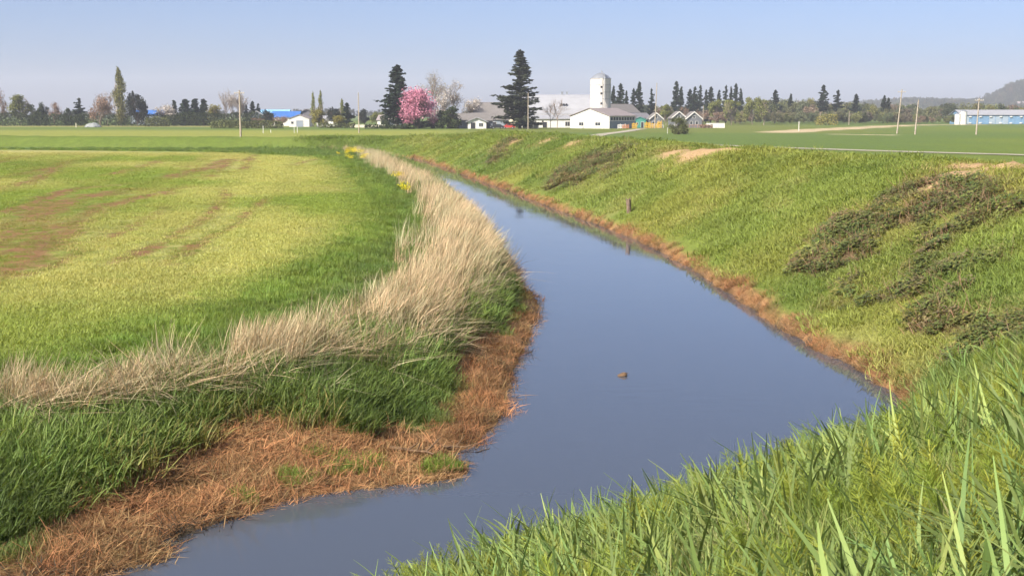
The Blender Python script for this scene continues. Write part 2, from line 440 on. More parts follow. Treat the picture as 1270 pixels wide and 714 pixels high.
# ------------------------------------------------------------------ plants: blades, stems and leaves gathered in tufts
PROTO = {}
def blade_material(name, transl=0.35, rough=0.55, spec=0.25, lo=0.7, hi=1.3):
    m, nt, out = mat(name)
    a = N(nt, 'ShaderNodeAttribute', attribute_name='tint', attribute_type='INSTANCER')
    s = N(nt, 'ShaderNodeAttribute', attribute_name='shade', attribute_type='GEOMETRY')
    f = maprange(nt, s.outputs['Fac'], 0, 1, lo, hi)
    cm = N(nt, 'ShaderNodeVectorMath', operation='SCALE'); nt.links.new(a.outputs['Color'], cm.inputs[0]); nt.links.new(f, cm.inputs['Scale'])
    p = N(nt, 'ShaderNodeBsdfPrincipled'); p.inputs['Roughness'].default_value = rough; p.inputs['Specular IOR Level'].default_value = spec
    nt.links.new(cm.outputs[0], p.inputs['Base Color'])
    t = N(nt, 'ShaderNodeBsdfTranslucent')
    tm = N(nt, 'ShaderNodeVectorMath', operation='MULTIPLY'); nt.links.new(cm.outputs[0], tm.inputs[0]); tm.inputs[1].default_value = (1.25, 1.15, 0.7)
    nt.links.new(tm.outputs[0], t.inputs[0])
    mx = N(nt, 'ShaderNodeMixShader'); mx.inputs[0].default_value = transl
    nt.links.new(p.outputs[0], mx.inputs[1]); nt.links.new(t.outputs[0], mx.inputs[2])
    nt.links.new(mx.outputs[0], out.inputs[0])
    return m
M_BLADE = blade_material('grass_blade', 0.35)
M_DRY = blade_material('dry_stem', 0.15, 0.8, 0.15, 0.6, 1.35)
M_LEAF = blade_material('bramble_leaf', 0.2, 0.5, 0.35, 0.55, 1.4)
def blades(n, h0, h1, w, spread, lean, curl, segs, seed, bias=(0, 0), twist=0.6, flat=False):
    """curved tapering blades rooted in a disc; returns verts, quads, shade"""
    r = np.random.default_rng(seed)
    vs, fs, sh = [], [], []
    for i in range(n):
        a = r.uniform(0, 2 * math.pi); rad = spread * math.sqrt(r.uniform())
        base = np.array([rad * math.cos(a), rad * math.sin(a), -0.07])
        h = r.uniform(h0, h1); az = r.uniform(0, 2 * math.pi)
        dirh = np.array([math.cos(az), math.sin(az), 0.0]) + np.array([bias[0], bias[1], 0]) 
        ln = lean * r.uniform(0.3, 1.3); cu = curl * r.uniform(0.2, 1.3)
        wd = w * r.uniform(0.6, 1.3)
        ta = az + math.pi / 2 + r.uniform(-twist, twist)
        side = np.array([math.cos(ta), math.sin(ta), 0.0])
        p = base.copy(); k = len(vs); ang = ln
        step = h / segs
        shade = r.uniform()
        for j in range(segs + 1):
            t = j / segs
            ww = wd * (0.55 + 0.9 * t if t < 0.35 else 1.0 - 0.85 * ((t - 0.35) / 0.65) ** 1.5) * 0.5
            vs += [p - side * ww, p + side * ww]; sh += [shade, shade]
            ang2 = ang + cu * t
            p = p + step * (math.cos(min(ang2, 1.9)) * np.array([0, 0, 1.0]) + math.sin(min(ang2, 1.9)) * dirh)
        for j in range(segs):
            fs.append([k + 2 * j, k + 2 * j + 1, k + 2 * j + 3, k + 2 * j + 2])
    return np.array(vs), np.array(fs), np.array(sh)
def merge(*parts):
    vs, fs, sh, o = [], [], [], 0
    for v, f, s in parts:
        vs.append(v); fs.append(f + o); sh.append(s); o += len(v)
    return np.vstack(vs), np.vstack(fs), np.concatenate(sh)
def proto(kind, data, material):
    col = PROTO.setdefault(kind, bpy.data.collections.new('seed_' + kind))
    v, f, s = data
    me = mesh_np('%s_tuft' % kind, v, f, [material], True, {'shade': s})
    o = bpy.data.objects.new('%s_tuft_%02d' % (kind, len(col.objects)), me)
    col.objects.link(o)
for k in range(4):
    proto('crop', blades(210, 0.06, 0.17, 0.014, 0.80, 0.5, 0.7, 2, 100 + k), M_BLADE)
    proto('short', blades(240, 0.09, 0.26, 0.016, 0.70, 0.5, 0.9, 3, 110 + k), M_BLADE)
    proto('lush', merge(blades(110, 0.30, 0.62, 0.022, 0.48, 0.35, 1.2, 4, 120 + k), blades(30, 0.15, 0.35, 0.02, 0.5, 0.7, 0.8, 2, 125 + k)), M_BLADE)
    proto('reed', merge(blades(30, 0.75, 1.3, 0.015, 0.42, 0.20, 0.45, 3, 130 + k, (0.45, 0.1)), blades(22, 0.4, 0.85, 0.017, 0.45, 0.55, 1.0, 3, 135 + k, (0.5, 0.1))), M_DRY)
    proto('flat_reed', blades(20, 0.6, 1.15, 0.014, 0.35, 1.15, 0.35, 3, 140 + k, (0.7, -0.35)), M_DRY)
    proto('mat', blades(110, 0.22, 0.55, 0.014, 0.48, 1.0, 0.75, 3, 150 + k, (0.2, -0.2)), M_DRY)
    proto('broad', merge(blades(10, 0.5, 1.0, 0.032, 0.16, 0.30, 1.5, 6, 160 + k, (0.25, 0.0)), blades(10, 0.35, 0.75, 0.023, 0.18, 0.55, 1.5, 5, 165 + k)), M_BLADE)
    proto('fine', merge(blades(100, 0.30, 0.70, 0.009, 0.42, 0.30, 0.9, 4, 170 + k), blades(14, 0.4, 0.75, 0.018, 0.4, 0.3, 1.0, 4, 175 + k)), M_BLADE)
def horsetail(seed):
    r = np.random.default_rng(seed); parts = []
    for q in range(3):
        bx, by = r.uniform(-0.14, 0.14, 2); h = r.uniform(0.35, 0.6); lx, ly = r.uniform(-0.12, 0.12, 2)
        vs, fs = [], []
        def quad(a, b, w):
            d = b - a; s = np.cross(d, r.normal(size=3)); s = s / (np.linalg.norm(s) + 1e-9) * w
            k = len(vs); vs.extend([a - s, a + s, b + s * 0.4, b - s * 0.4]); fs.append([k, k + 1, k + 2, k + 3])
        top = np.array([bx + lx, by + ly, h]); bot = np.array([bx, by, 0.0])
        quad(bot, top, 0.006)
        for j in range(14):
            t = 0.12 + 0.84 * j / 14
            c = bot + (top - bot) * t; L = 0.12 * (1 - t * 0.7)
            for k in range(9):
                a = r.uniform(0, 6.28); quad(c, c + np.array([math.cos(a) * L, math.sin(a) * L, L * r.uniform(0.5, 1.2)]), 0.0022)
        parts.append((np.array(vs), np.array(fs), r.uniform(0.3, 1, len(vs))))
    return merge(*parts)
def bramble(seed):
    r = np.random.default_rng(seed); parts = []
    vs, fs, sh = [], [], []
    def quad(p, u, w, s):
        k = len(vs); vs.extend([p, p + u * 0.5 + w * 0.5, p + u, p + u * 0.5 - w * 0.5]); fs.append([k, k + 1, k + 2, k + 3]); sh.extend([s] * 4)
    for i in range(42):
        a = r.uniform(0, 6.28); rad = 0.42 * math.sqrt(r.uniform())
        p = np.array([rad * math.cos(a), rad * math.sin(a), r.uniform(0.04, 0.30)])
        s = r.uniform()
        b = r.uniform(0, 6.28)
        for k in range(3):
            bb = b + (k - 1) * 1.1
            L = r.uniform(0.07, 0.12)
            u = np.array([math.cos(bb), math.sin(bb), r.uniform(-0.25, 0.35)]) * L
            w = np.cross(u, np.array([r.uniform(-0.3, 0.3), r.uniform(-0.3, 0.3), 1.0])); w = w / np.linalg.norm(w) * L * 0.7
            quad(p, u, w, s)
    return np.array(vs), np.array(fs), np.array(sh)
for k in range(3):
    proto('horsetail', horsetail(180 + k), M_BLADE)
    proto('bramble', bramble(190 + k), M_LEAF)
    v_, f_, s_h = blades(9, 0.35, 0.8, 0.014, 0.4, 1.05, 0.6, 3, 195 + k)
    proto('cane', (v_, f_, s_h), M_DRY)
def mustard(seed):
    r = np.random.default_rng(seed)
    vs, fs, sh = [], [], []
    for i in range(70):
        p = np.array([*r.normal(0, 0.22, 2), r.uniform(0.45, 0.85)]); L = 0.05
        a = r.normal(size=3); a /= np.linalg.norm(a); b = np.cross(a, [0, 0, 1.0]); b /= np.linalg.norm(b) + 1e-6
        k = len(vs); vs.extend([p - a * L, p + b * L, p + a * L, p - b * L]); fs.append([k, k + 1, k + 2, k + 3]); sh.extend([r.uniform()] * 4)
    return np.array(vs), np.array(fs), np.array(sh)
proto('mustard', mustard(5), M_BLADE)

def scatter(name, label, cat, kind, P, rot, scl, tint):
    P = np.asarray(P, np.float32); n = len(P)
    me = bpy.data.meshes.new(name); me.vertices.add(n); me.vertices.foreach_set('co', P.ravel())
    def at(nme, typ, key, arr):
        a = me.attributes.new(nme, typ, 'POINT'); a.data.foreach_set(key, np.asarray(arr).ravel())
    at('rot', 'FLOAT_VECTOR', 'vector', np.asarray(rot, np.float32))
    at('scl', 'FLOAT_VECTOR', 'vector', np.asarray(scl, np.float32))
    at('tint', 'FLOAT_COLOR', 'color', np.hstack([np.asarray(tint, np.float32), np.ones((n, 1), np.float32)]))
    col = PROTO[kind]
    at('pick', 'INT', 'value', np.random.default_rng(n).integers(0, len(col.objects), n).astype(np.int32))
    o = add(name, me)
    g = bpy.data.node_groups.new(name, 'GeometryNodeTree')
    g.interface.new_socket('Geometry', in_out='INPUT', socket_type='NodeSocketGeometry')
    g.interface.new_socket('Geometry', in_out='OUTPUT', socket_type='NodeSocketGeometry')
    gi = g.nodes.new('NodeGroupInput'); go = g.nodes.new('NodeGroupOutput')
    iop = g.nodes.new('GeometryNodeInstanceOnPoints'); ci = g.nodes.new('GeometryNodeCollectionInfo')
    ci.inputs['Collection'].default_value = col
    ci.inputs['Separate Children'].default_value = True; ci.inputs['Reset Children'].default_value = True
    def named(nme, dt):
        q = g.nodes.new('GeometryNodeInputNamedAttribute'); q.data_type = dt; q.inputs[0].default_value = nme; return q.outputs[0]
    e2r = g.nodes.new('FunctionNodeEulerToRotation')
    g.links.new(named('rot', 'FLOAT_VECTOR'), e2r.inputs[0])
    g.links.new(gi.outputs[0], iop.inputs['Points']); g.links.new(ci.outputs[0], iop.inputs['Instance'])
    iop.inputs['Pick Instance'].default_value = True
    g.links.new(named('pick', 'INT'), iop.inputs['Instance Index'])
    g.links.new(e2r.outputs[0], iop.inputs['Rotation']); g.links.new(named('scl', 'FLOAT_VECTOR'), iop.inputs['Scale'])
    g.links.new(iop.outputs[0], go.inputs[0])
    md = o.modifiers.new('scatter', 'NODES'); md.node_group = g
    tag(o, label, cat, kind='stuff')
    return o
def fan(n, d0, d1, px0=-60, px1=1330, power=1.0):
    """random ground points, denser near the viewer's place: density falls with distance"""
    u = rng.uniform(0, 1, n); D = (d0 ** power + u * (d1 ** power - d0 ** power)) ** (1 / power)
    a = (rng.uniform(px0, px1, n) - 635) / FPX
    x, y = a * D * 1.0, D
    z, d, left, sl, sr, kk = height(x, y, True)
    return x, y, z, d, left, sl, sr, kk
def pick(m, *a): return [q[m] for q in a]
def place(name, label, cat, kind, x, y, z, scale, tint, tilt=0.18, yaw=None, sink=0.0, hscale=None):
    n = len(x); tint = np.clip(tint * BOOST, 0, 0.9)
    yaw = rng.uniform(0, 2 * math.pi, n) if yaw is None else yaw
    e = 0.35; gx = (height(x + e, y) - height(x - e, y)) / (2 * e); gy = (height(x, y + e) - height(x, y - e)) / (2 * e)
    nv = np.stack([-np.clip(gx, -0.9, 0.9) * 0.9, -np.clip(gy, -0.9, 0.9) * 0.9, np.ones(n)], -1); nv /= np.linalg.norm(nv, axis=1, keepdims=True)
    lx = nv[:, 0] * np.cos(yaw) + nv[:, 1] * np.sin(yaw); ly = -nv[:, 0] * np.sin(yaw) + nv[:, 1] * np.cos(yaw)
    rot = np.stack([-np.arcsin(ly) + rng.normal(0, tilt * 0.35, n), np.arctan2(lx, nv[:, 2]) + rng.normal(0, tilt * 0.35, n), yaw], -1)
    s = np.stack([scale, scale, scale if hscale is None else hscale], -1)
    return scatter(name, label, cat, kind, np.stack([x, y, z - sink], -1), rot, s, tint)
def vary(col, n, a=0.18):
    t = col * (1 + rng.uniform(-a, a, (n, 1))); t[:, 0] *= 1 + rng.uniform(-a * 0.6, a * 0.6, n)
    return np.clip(t, 0.003, 0.95)
def lod(y, near=20.0, p=0.35): return np.maximum(1.0, (y / near) ** p)
BOOST = 1.3
# --- sown field
x, y, z, d, left, sl, sr, kk = fan(33000, 18, 150, -250, 520, 0.8)
col, inF, bm, df = ground_colour(x, y, z, d, left, sl, sr, kk)
soil = field_stripes(x, y, 0.35)
ms = left & (df > 0.5) & (soil > 0.4) & (rng.uniform(0, 1, len(x)) < 0.55)
xs, ys, zs = pick(ms, x, y, z)
m = left & (df > -0.2) & (rng.uniform(0, 1, len(x)) > soil * 1.5) & (rng.uniform(0, 1, len(x)) < 0.8)
x, y, z, col = pick(m, x, y, z, col)
place('field_grass', 'short yellow-green grass sprouting over the sown field left of the canal', 'grass', 'crop', x, y, z, lod(y, 22, 0.3) * rng.uniform(0.75, 1.1, len(x)), vary(col * 1.15, len(x), 0.10), hscale=lod(y, 22, 0.2) * rng.uniform(0.4, 0.8, len(x)))
place('seedling', 'sparse small green seedlings on the bare tilled strips of the field', 'grass', 'crop', xs, ys, zs, rng.uniform(0.22, 0.5, len(xs)), vary(np.tile(CROP * 1.0, (len(xs), 1)), len(xs), 0.2), hscale=rng.uniform(0.5, 0.9, len(xs)))
# --- dark grass strip and left bank
x, y, z, d, left, sl, sr, kk = fan(24000, 12, 170, -250, 700, 0.7)
col, inF, bm, df = ground_colour(x, y, z, d, left, sl, sr, kk)
dd = d / kk
rust = col[:, 0] > col[:, 1] * 1.25
m = left & (d > 0.3) & (df < 0.4) & (~rust)
xa, ya_, za, ca, dda, dfa = pick(m, x, y, z, col, dd, df)
lushm = smooth(1.0, 2.2, dda) * (1 - 0.55 * smooth(4.5, 7.5, dda))
sc = (0.45 + 0.55 * lushm) * (1 - 0.42 * smooth(3.5, 6.0, dda)) * rng.uniform(0.75, 1.2, len(xa)) * (0.75 + 0.6 * fbm(xa * 0.5, ya_ * 0.5, 71, 4))
place('bank_grass', 'lush dark green grass on the left bank between field and brown shelf', 'grass', 'lush', xa, ya_, za, lod(ya_, 22, 0.3) * sc, vary(ca * 1.15, len(xa)), 0.22)
# --- rusty dead grass, left shelf and right rim
m = (left & (d > -0.12) & rust & (d < 5)) 
xb, yb, zb_, cb, db = pick(m, x, y, z, col, d)
keep = rng.uniform(0, 1, len(xb)) < 0.8
xb, yb, zb_, cb, db = pick(keep, xb, yb, zb_, cb, db)
x2, y2, z2, d2, l2, s2, r2, k2 = fan(34000, 17, 175, 500, 1200, 0.7)
m2 = (~l2) & (d2 > -0.15) & (d2 < 1.3)
x2, y2, z2, d2, s2, r2, k2 = pick(m2, x2, y2, z2, d2, s2, r2, k2)
c2 = ground_colour(x2, y2, z2, d2, np.zeros(len(x2), bool), s2, r2, k2)[0]
m3 = (c2[:, 0] > c2[:, 1] * 1.2)
x2, y2, z2, c2 = pick(m3, x2, y2, z2, c2)
place('dead_grass', 'rusty brown dead grass matted along both water edges', 'grass', 'mat', np.concatenate([xb, x2]), np.concatenate([yb, y2]), np.concatenate([zb_, z2]),
      np.concatenate([lod(yb, 22, 0.25) * rng.uniform(0.5, 1.1, len(xb)), lod(y2, 22, 0.25) * rng.uniform(0.3, 0.6, len(x2))]), vary(np.vstack([cb * 1.1, c2]), len(xb) + len(x2), 0.35), 0.3, hscale=np.concatenate([rng.uniform(0.25, 0.7, len(xb)), rng.uniform(0.3, 0.65, len(x2))]))
# --- few fresh tufts on the shelf
fr = [at_z(px, py, 0.2) for px, py in [(432, 578), (446, 576), (460, 574), (415, 582), (545, 572), (552, 568), (535, 575), (405, 548), (360, 590), (372, 588), (388, 572), (300, 612), (556, 575)]]
fx = np.concatenate([q[0] + rng.normal(0, 0.1, 4) for q in fr]); fy = np.concatenate([q[1] + rng.normal(0, 0.14, 4) for q in fr]); fz = height(fx, fy)
place('shelf_grass', 'fresh bright green tufts growing on the brown shelf of the left bank', 'grass', 'lush', fx, fy, fz, rng.uniform(0.25, 0.42, len(fx)), vary(np.tile(C(0.15, 0.21, 0.035), (len(fx), 1)), len(fx), 0.15))
# --- reeds
x, y, z, d, left, sl, sr, kk = fan(136000, 13, 185, -250, 660, 0.6)
dm, sm = pl_dist(x, y, Mc)
wd = np.interp(y, [14, 22, 30, 40, 60, 120, 170], [0.32, 0.42, 0.6, 0.8, 0.85, 0.75, 0.9])
dens = np.exp(-(dm / wd) ** 2) * smooth(0.40, 0.56, fbm(sm * 0.7, dm * 0.6, 201, 3) + 0.12)
m = left & (d > 0.5) & (rng.uniform(0, 1, len(x)) < dens * np.interp(y, [14, 19, 24, 40, 170], [0.12, 0.2, 0.36, 0.42, 0.42]))
xr, yr, zr = pick(m, x, y, z)
hs = lod(yr, 26, 0.2) * rng.uniform(0.65, 1.1, len(xr)) * np.interp(yr, [14, 22, 50, 90, 150], [0.55, 0.85, 0.95, 0.75, 0.7])
place('reed', 'pale straw-coloured dead reeds in a long band along the left bank top', 'reeds', 'reed', xr, yr, zr, hs, vary(np.tile(REED, (len(xr), 1)), len(xr), 0.25), 0.14, rng.normal(0, 0.5, len(xr)))
m = left & (d > 0.5) & (rng.uniform(0, 1, len(x)) < 0.16 * np.exp(-((dm - wd * 0.9) / 0.7) ** 2)) & (d < 4.6 * kk)
xr, yr, zr = pick(m, x, y, z)
place('fallen_reed', 'fallen straw reeds lying over the green bank grass', 'reeds', 'flat_reed', xr, yr, zr + 0.28, rng.uniform(0.6, 1.1, len(xr)), vary(np.tile(REED, (len(xr), 1)), len(xr), 0.25), 0.15, rng.normal(-0.4, 0.6, len(xr)))
# --- dyke grass
x, y, z, d, left, sl, sr, kk = fan(35000, 5.5, 190, 380, 1600, 0.75)
m = (~left) & (d > 0.1) & (d < 22)
x, y, z, d, sl, sr, kk = pick(m, x, y, z, d, sl, sr, kk)
col, inF, bm, df = ground_colour(x, y, z, d, np.zeros(len(x), bool), sl, sr, kk)
rust = col[:, 0] > col[:, 1] * 1.2
m = (~rust) & ((sr > R_LEN_NEAR + 0.5) | (rng.uniform(0, 1, len(x)) < 0.12)) & (d > 0.75 + 0.4 * smooth(25, 60, y)) & (rng.uniform(0, 1, len(x)) > bm * 0.92)
xd, yd, zd, cd = pick(m, x, y, z, col)
sc = lod(yd, 24, 0.4) * rng.uniform(0.7, 1.25, len(xd)) * (0.7 + 0.8 * fbm(xd * 0.6, yd * 0.4, 207, 3))
place('dyke_grass', 'bright green grass covering the slope of the dyke right of the canal', 'grass', 'short', xd, yd, zd, sc, vary(cd * 1.12, len(xd), 0.09), 0.2, hscale=sc * rng.uniform(0.4, 0.75, len(xd)))
# --- brambles
x, y, z, d, left, sl, sr, kk = fan(90000, 12, 150, 560, 1340, 0.75)
m = (~left) & (d > 0.9) & (d < 16)
x, y, z, d = pick(m, x, y, z, d)
bm = bramble_mask(x, y)
m = rng.uniform(0, 1, len(x)) < bm * 0.30
xb, yb, zb_ = pick(m, x, y, z)
leafc = np.where(rng.uniform(0, 1, (len(xb), 1)) < 0.6, C(0.085, 0.105, 0.026), np.where(rng.uniform(0, 1, (len(xb), 1)) < 0.5, C(0.15, 0.155, 0.04), C(0.13, 0.10, 0.045)))
place('bramble', 'low dark green bramble leaves in patches on the dyke slope', 'brambles', 'bramble', xb, yb, zb_, lod(yb, 24, 0.3) * rng.uniform(0.4, 0.9, len(xb)), vary(leafc, len(xb), 0.25), 0.25)
m = rng.uniform(0, 1, len(x)) < bm * 0.26
xb, yb, zb_ = pick(m, x, y, z)
place('bramble_cane', 'dead brown bramble canes showing between the leaves on the dyke', 'brambles', 'cane', xb, yb, zb_, lod(yb, 24, 0.3) * rng.uniform(0.6, 1.0, len(xb)), vary(np.tile(C(0.20, 0.12, 0.075), (len(xb), 1)), len(xb), 0.25), 0.25)
# --- foreground: broad blades, fine grass and horsetails on the near slope
x, y, z, d, left, sl, sr, kk = fan(44000, 3.2, 25, 150, 2000, 1.2)
m = (~left) & (d > 0.15) & (sr < R_LEN_NEAR + 3.5) 
x, y, z, d, sr = pick(m, x, y, z, d, sr)
n1 = fbm(x * 0.55, y * 0.55, 221, 3); n2 = fbm(x * 0.8, y * 0.8, 223, 3)
edge = 1 - smooth(R_LEN_NEAR - 1, R_LEN_NEAR + 3.5, sr)
u = rng.uniform(0, 1, len(x))
FG = C(0.13, 0.18, 0.04)
m = u < 0.19 * smooth(0.38, 0.62, n1) * edge + 0.02 * edge
a, b, c_ = pick(m, x, y, z)
place('broad_grass', 'tall broad-bladed green grass on the near slope at the bottom right', 'grass', 'broad', a, b, c_, rng.uniform(0.6, 1.2, len(a)), vary(np.where(rng.uniform(0, 1, (len(a), 1)) < 0.6, C(0.125, 0.175, 0.05), C(0.18, 0.225, 0.065)), len(a), 0.2), 0.22)
m = (u > 0.22) & (u < 0.22 + 0.17 * edge)
a, b, c_ = pick(m, x, y, z)
place('fine_grass', 'fine green grass growing thick on the near slope', 'grass', 'fine', a, b, c_, rng.uniform(0.45, 0.8, len(a)) * (0.6 + 0.8 * fbm(a * 0.9, b * 0.9, 231, 3)), vary(np.where(rng.uniform(0, 1, (len(a), 1)) < 0.8, FG, C(0.26, 0.25, 0.10)), len(a), 0.2), 0.2)
m = (u > 0.7) & (u < 0.7 + 0.10 * smooth(0.45, 0.60, n2) * edge)
a, b, c_ = pick(m, x, y, z)
place('horsetail', 'feathery yellow-green horsetails among the near grass', 'horsetails', 'horsetail', a, b, c_, rng.uniform(0.8, 1.25, len(a)), vary(np.tile(C(0.19, 0.22, 0.035), (len(a), 1)), len(a), 0.2), 0.15)
# ------------------------------------------------------------------ trees
def leaf_material(name, col, var=0.45, transl=0.25, rough=0.7):
    m, nt, out = mat(name)
    s = N(nt, 'ShaderNodeAttribute', attribute_name='shade')
    oi = N(nt, 'ShaderNodeObjectInfo')
    f = maprange(nt, s.outputs['Fac'], 0, 1, 1 - var, 1 + var)
    g = maprange(nt, oi.outputs['Random'], 0, 1, 0.88, 1.12)
    mu = N(nt, 'ShaderNodeMath', operation='MULTIPLY'); nt.links.new(f, mu.inputs[0]); nt.links.new(g, mu.inputs[1])
    cm = N(nt, 'ShaderNodeVectorMath', operation='SCALE'); cm.inputs[0].default_value = col; nt.links.new(mu.outputs[0], cm.inputs['Scale'])
    p = N(nt, 'ShaderNodeBsdfPrincipled'); p.inputs['Roughness'].default_value = rough; p.inputs['Specular IOR Level'].default_value = 0.15
    nt.links.new(cm.outputs[0], p.inputs['Base Color'])
    t = N(nt, 'ShaderNodeBsdfTranslucent'); nt.links.new(cm.outputs[0], t.inputs[0])
    mx = N(nt, 'ShaderNodeMixShader'); mx.inputs[0].default_value = transl
    nt.links.new(p.outputs[0], mx.inputs[1]); nt.links.new(t.outputs[0], mx.inputs[2]); nt.links.new(mx.outputs[0], out.inputs[0])
    return m
LM = {k: leaf_material(k + '_foliage', c) for k, c in dict(
    spruce=(0.045, 0.052, 0.030), cedar=(0.026, 0.040, 0.022), poplar=(0.21, 0.20, 0.06), willow=(0.24, 0.21, 0.045), birch=(0.20, 0.21, 0.06), olive=(0.12, 0.13, 0.045),
    shrub=(0.048, 0.065, 0.022), cherry=(0.66, 0.28, 0.38), blossom=(0.52, 0.46, 0.40), russet=(0.26, 0.17, 0.12), buds=(0.36, 0.31, 0.20), darkleaf=(0.035, 0.042, 0.032)).items()}
M_BARK = solid('bark', (0.10, 0.075, 0.055), 0.9, 0.3, 3, bump=0.5)
M_PALEBARK = solid('pale_bark', (0.34, 0.29, 0.25), 0.9, 0.25, 2)
M_GREYBARK = solid('grey_twig', (0.27, 0.21, 0.17), 0.9, 0.2, 2)
def tubes(segs, sides=5):
    """segs: list of (p0, p1, r0, r1)"""
    if not segs: return np.zeros((0, 3)), np.zeros((0, 4), int)
    P0 = np.array([s[0] for s in segs]); P1 = np.array([s[1] for s in segs])
    r0 = np.array([s[2] for s in segs]); r1 = np.array([s[3] for s in segs])
    d = P1 - P0; d /= np.linalg.norm(d, axis=1, keepdims=True) + 1e-9
    up = np.where(np.abs(d[:, 2:3]) > 0.9, np.array([[1.0, 0, 0]]), np.array([[0, 0, 1.0]]))
    a = np.cross(d, up); a /= np.linalg.norm(a, axis=1, keepdims=True) + 1e-9; b = np.cross(d, a)
    n = len(segs); vs = np.zeros((n, 2 * sides, 3)); fs = np.zeros((n, sides, 4), int)
    for k in range(sides):
        t = 2 * math.pi * k / sides; o = a * math.cos(t) + b * math.sin(t)
        vs[:, k] = P0 + o * r0[:, None]; vs[:, sides + k] = P1 + o * r1[:, None]
        k2 = (k + 1) % sides
        fs[:, k] = np.arange(n)[:, None] * 2 * sides + np.array([k, k2, sides + k2, sides + k])
    return vs.reshape(-1, 3), fs.reshape(-1, 4)
def leaf_quads(c, size, seed, along=None, flat=0.0):
    r = np.random.default_rng(seed); n = len(c)
    a = r.normal(size=(n, 3)) if along is None else along + r.normal(size=(n, 3)) * 0.35
    a /= np.linalg.norm(a, axis=1, keepdims=True) + 1e-9
    q = r.normal(size=(n, 3)) * np.array([1, 1, 1 - flat]); b = np.cross(a, q); b /= np.linalg.norm(b, axis=1, keepdims=True) + 1e-9
    s = (np.asarray(size) * r.uniform(0.6, 1.4, n))[:, None] * 0.5
    w = s * r.uniform(0.45, 0.8, (n, 1))
    V = np.stack([c - a * s, c + b * w, c + a * s, c - b * w], 1).reshape(-1, 3)
    F = np.arange(4 * n).reshape(n, 4)
    return V, F, np.repeat(r.uniform(0, 1, n), 4)
def branching(h, seed, depth=4, spread=0.55, nb=3, r0=0.03, first=0.25, up=0.35, shrink=0.68):
    """recursive limbs, unit: metres; returns segments and twig ends"""
    r = random.Random(seed); segs = []; ends = []
    def grow(p, d, L, rad, lev):
        n = 3; q = np.array(p)
        for i in range(n):
            d2 = d + np.array([r.gauss(0, 0.12), r.gauss(0, 0.12), r.gauss(0.03, 0.06)]); d2 /= np.linalg.norm(d2)
            q2 = q + d2 * L / n
            segs.append((q, q2, rad * (1 - 0.25 * i / n), rad * (1 - 0.25 * (i + 1) / n)))
            if lev > 0 and (i > 0 or lev < depth):
                for k in range(nb if i == n - 1 else max(1, nb - 1)):
                    a = r.uniform(0, 6.283); s = r.uniform(0.6, 1.3) * spread
                    side = np.cross(d2, [math.cos(a), math.sin(a), 0.3]); side /= np.linalg.norm(side) + 1e-9
                    nd = d2 * math.cos(s) + side * math.sin(s) + np.array([0, 0, up * 0.4]); nd /= np.linalg.norm(nd)
                    grow(q2, nd, L * shrink * r.uniform(0.75, 1.15), rad * 0.58, lev - 1)
            q, d = q2, d2
        if lev <= 1: ends.append(q)
    grow(np.array([0, 0, -0.1]), np.array([0, 0, 1.0]), h * first * 1.6, h * r0, depth)
    return segs, np.array(ends)
TREE = {}
def tree_mesh(key, trunk, crown, tmat, cmat, size=None):
    v, f = trunk
    tm = mesh_np(key + '_trunk', v, f, [tmat])
    cm = None
    if crown is not None:
        V, F, s = crown; cm = mesh_np(key + '_crown', V, F, [cmat], False, {'shade': s})
        lo, hi = V.min(0), V.max(0)
    else: lo, hi = v.min(0), v.max(0)
    TREE[key] = (tm, cm, hi[2], max(hi[0] - lo[0], hi[1] - lo[1]))
def conifer(key, h, r, seed, layers=34, per=6, leafs=0.5, gap=0.15, bare=0.07, taper=0.85, mat_='spruce', ragged=0.35):
    g = np.random.default_rng(seed); c = []; al = []; segs = []
    for i in range(layers):
        t = bare + (1 - bare) * i / layers; z = h * t
        prof = (1 - t) ** taper * min(1.0, 0.55 + (t - bare) * 3.2)
        jut = 1.0 + ragged * (vnoise(np.array([t * 9.0]), np.array([seed * 1.7]), seed)[0] - 0.5) * 2
        for k in range(per):
            if g.uniform() < gap: continue
            a = g.uniform(0, 6.283); L = r * prof * (g.uniform(0.5, 1.05) + (0.35 if g.uniform() < 0.06 else 0)) * jut + 0.25
            dr = g.uniform(-0.32, -0.02) + 0.25 * t
            dv = np.array([math.cos(a), math.sin(a), dr])
            n = max(3, int(L / 0.33)); p0 = np.array([0, 0, z])
            segs.append((p0, p0 + dv * L * 0.8, 0.05, 0.02))
            for q in range(n):
                u = (q + 0.6) / n
                p = p0 + dv * L * u + np.array([0, 0, 0.16 * L * u * u])
                wdt = 0.28 * L * (1 - 0.55 * u)
                for e in range(3):
                    c.append(p + g.normal(0, 1, 3) * np.array([wdt * 0.45, wdt * 0.45, 0.16])); al.append(dv + np.array([-dv[1], dv[0], 0]) * g.uniform(-0.9, 0.9) + np.array([0, 0, -0.2]))
    for q in range(14): c.append(np.array([g.normal(0, 0.12), g.normal(0, 0.12), h * (0.95 + 0.05 * q / 14)])); al.append(np.array([0, 0, 1.0]))
    segs.append((np.array([0, 0, -0.2]), np.array([0, 0, h * 0.5]), h * 0.016, h * 0.009)); segs.append((np.array([0, 0, h * 0.5]), np.array([0, 0, h * 0.985]), h * 0.009, 0.02))
    tree_mesh(key, tubes(segs, 5), leaf_quads(np.array(c), leafs, seed, np.array(al), 0.3), M_BARK, LM[mat_])
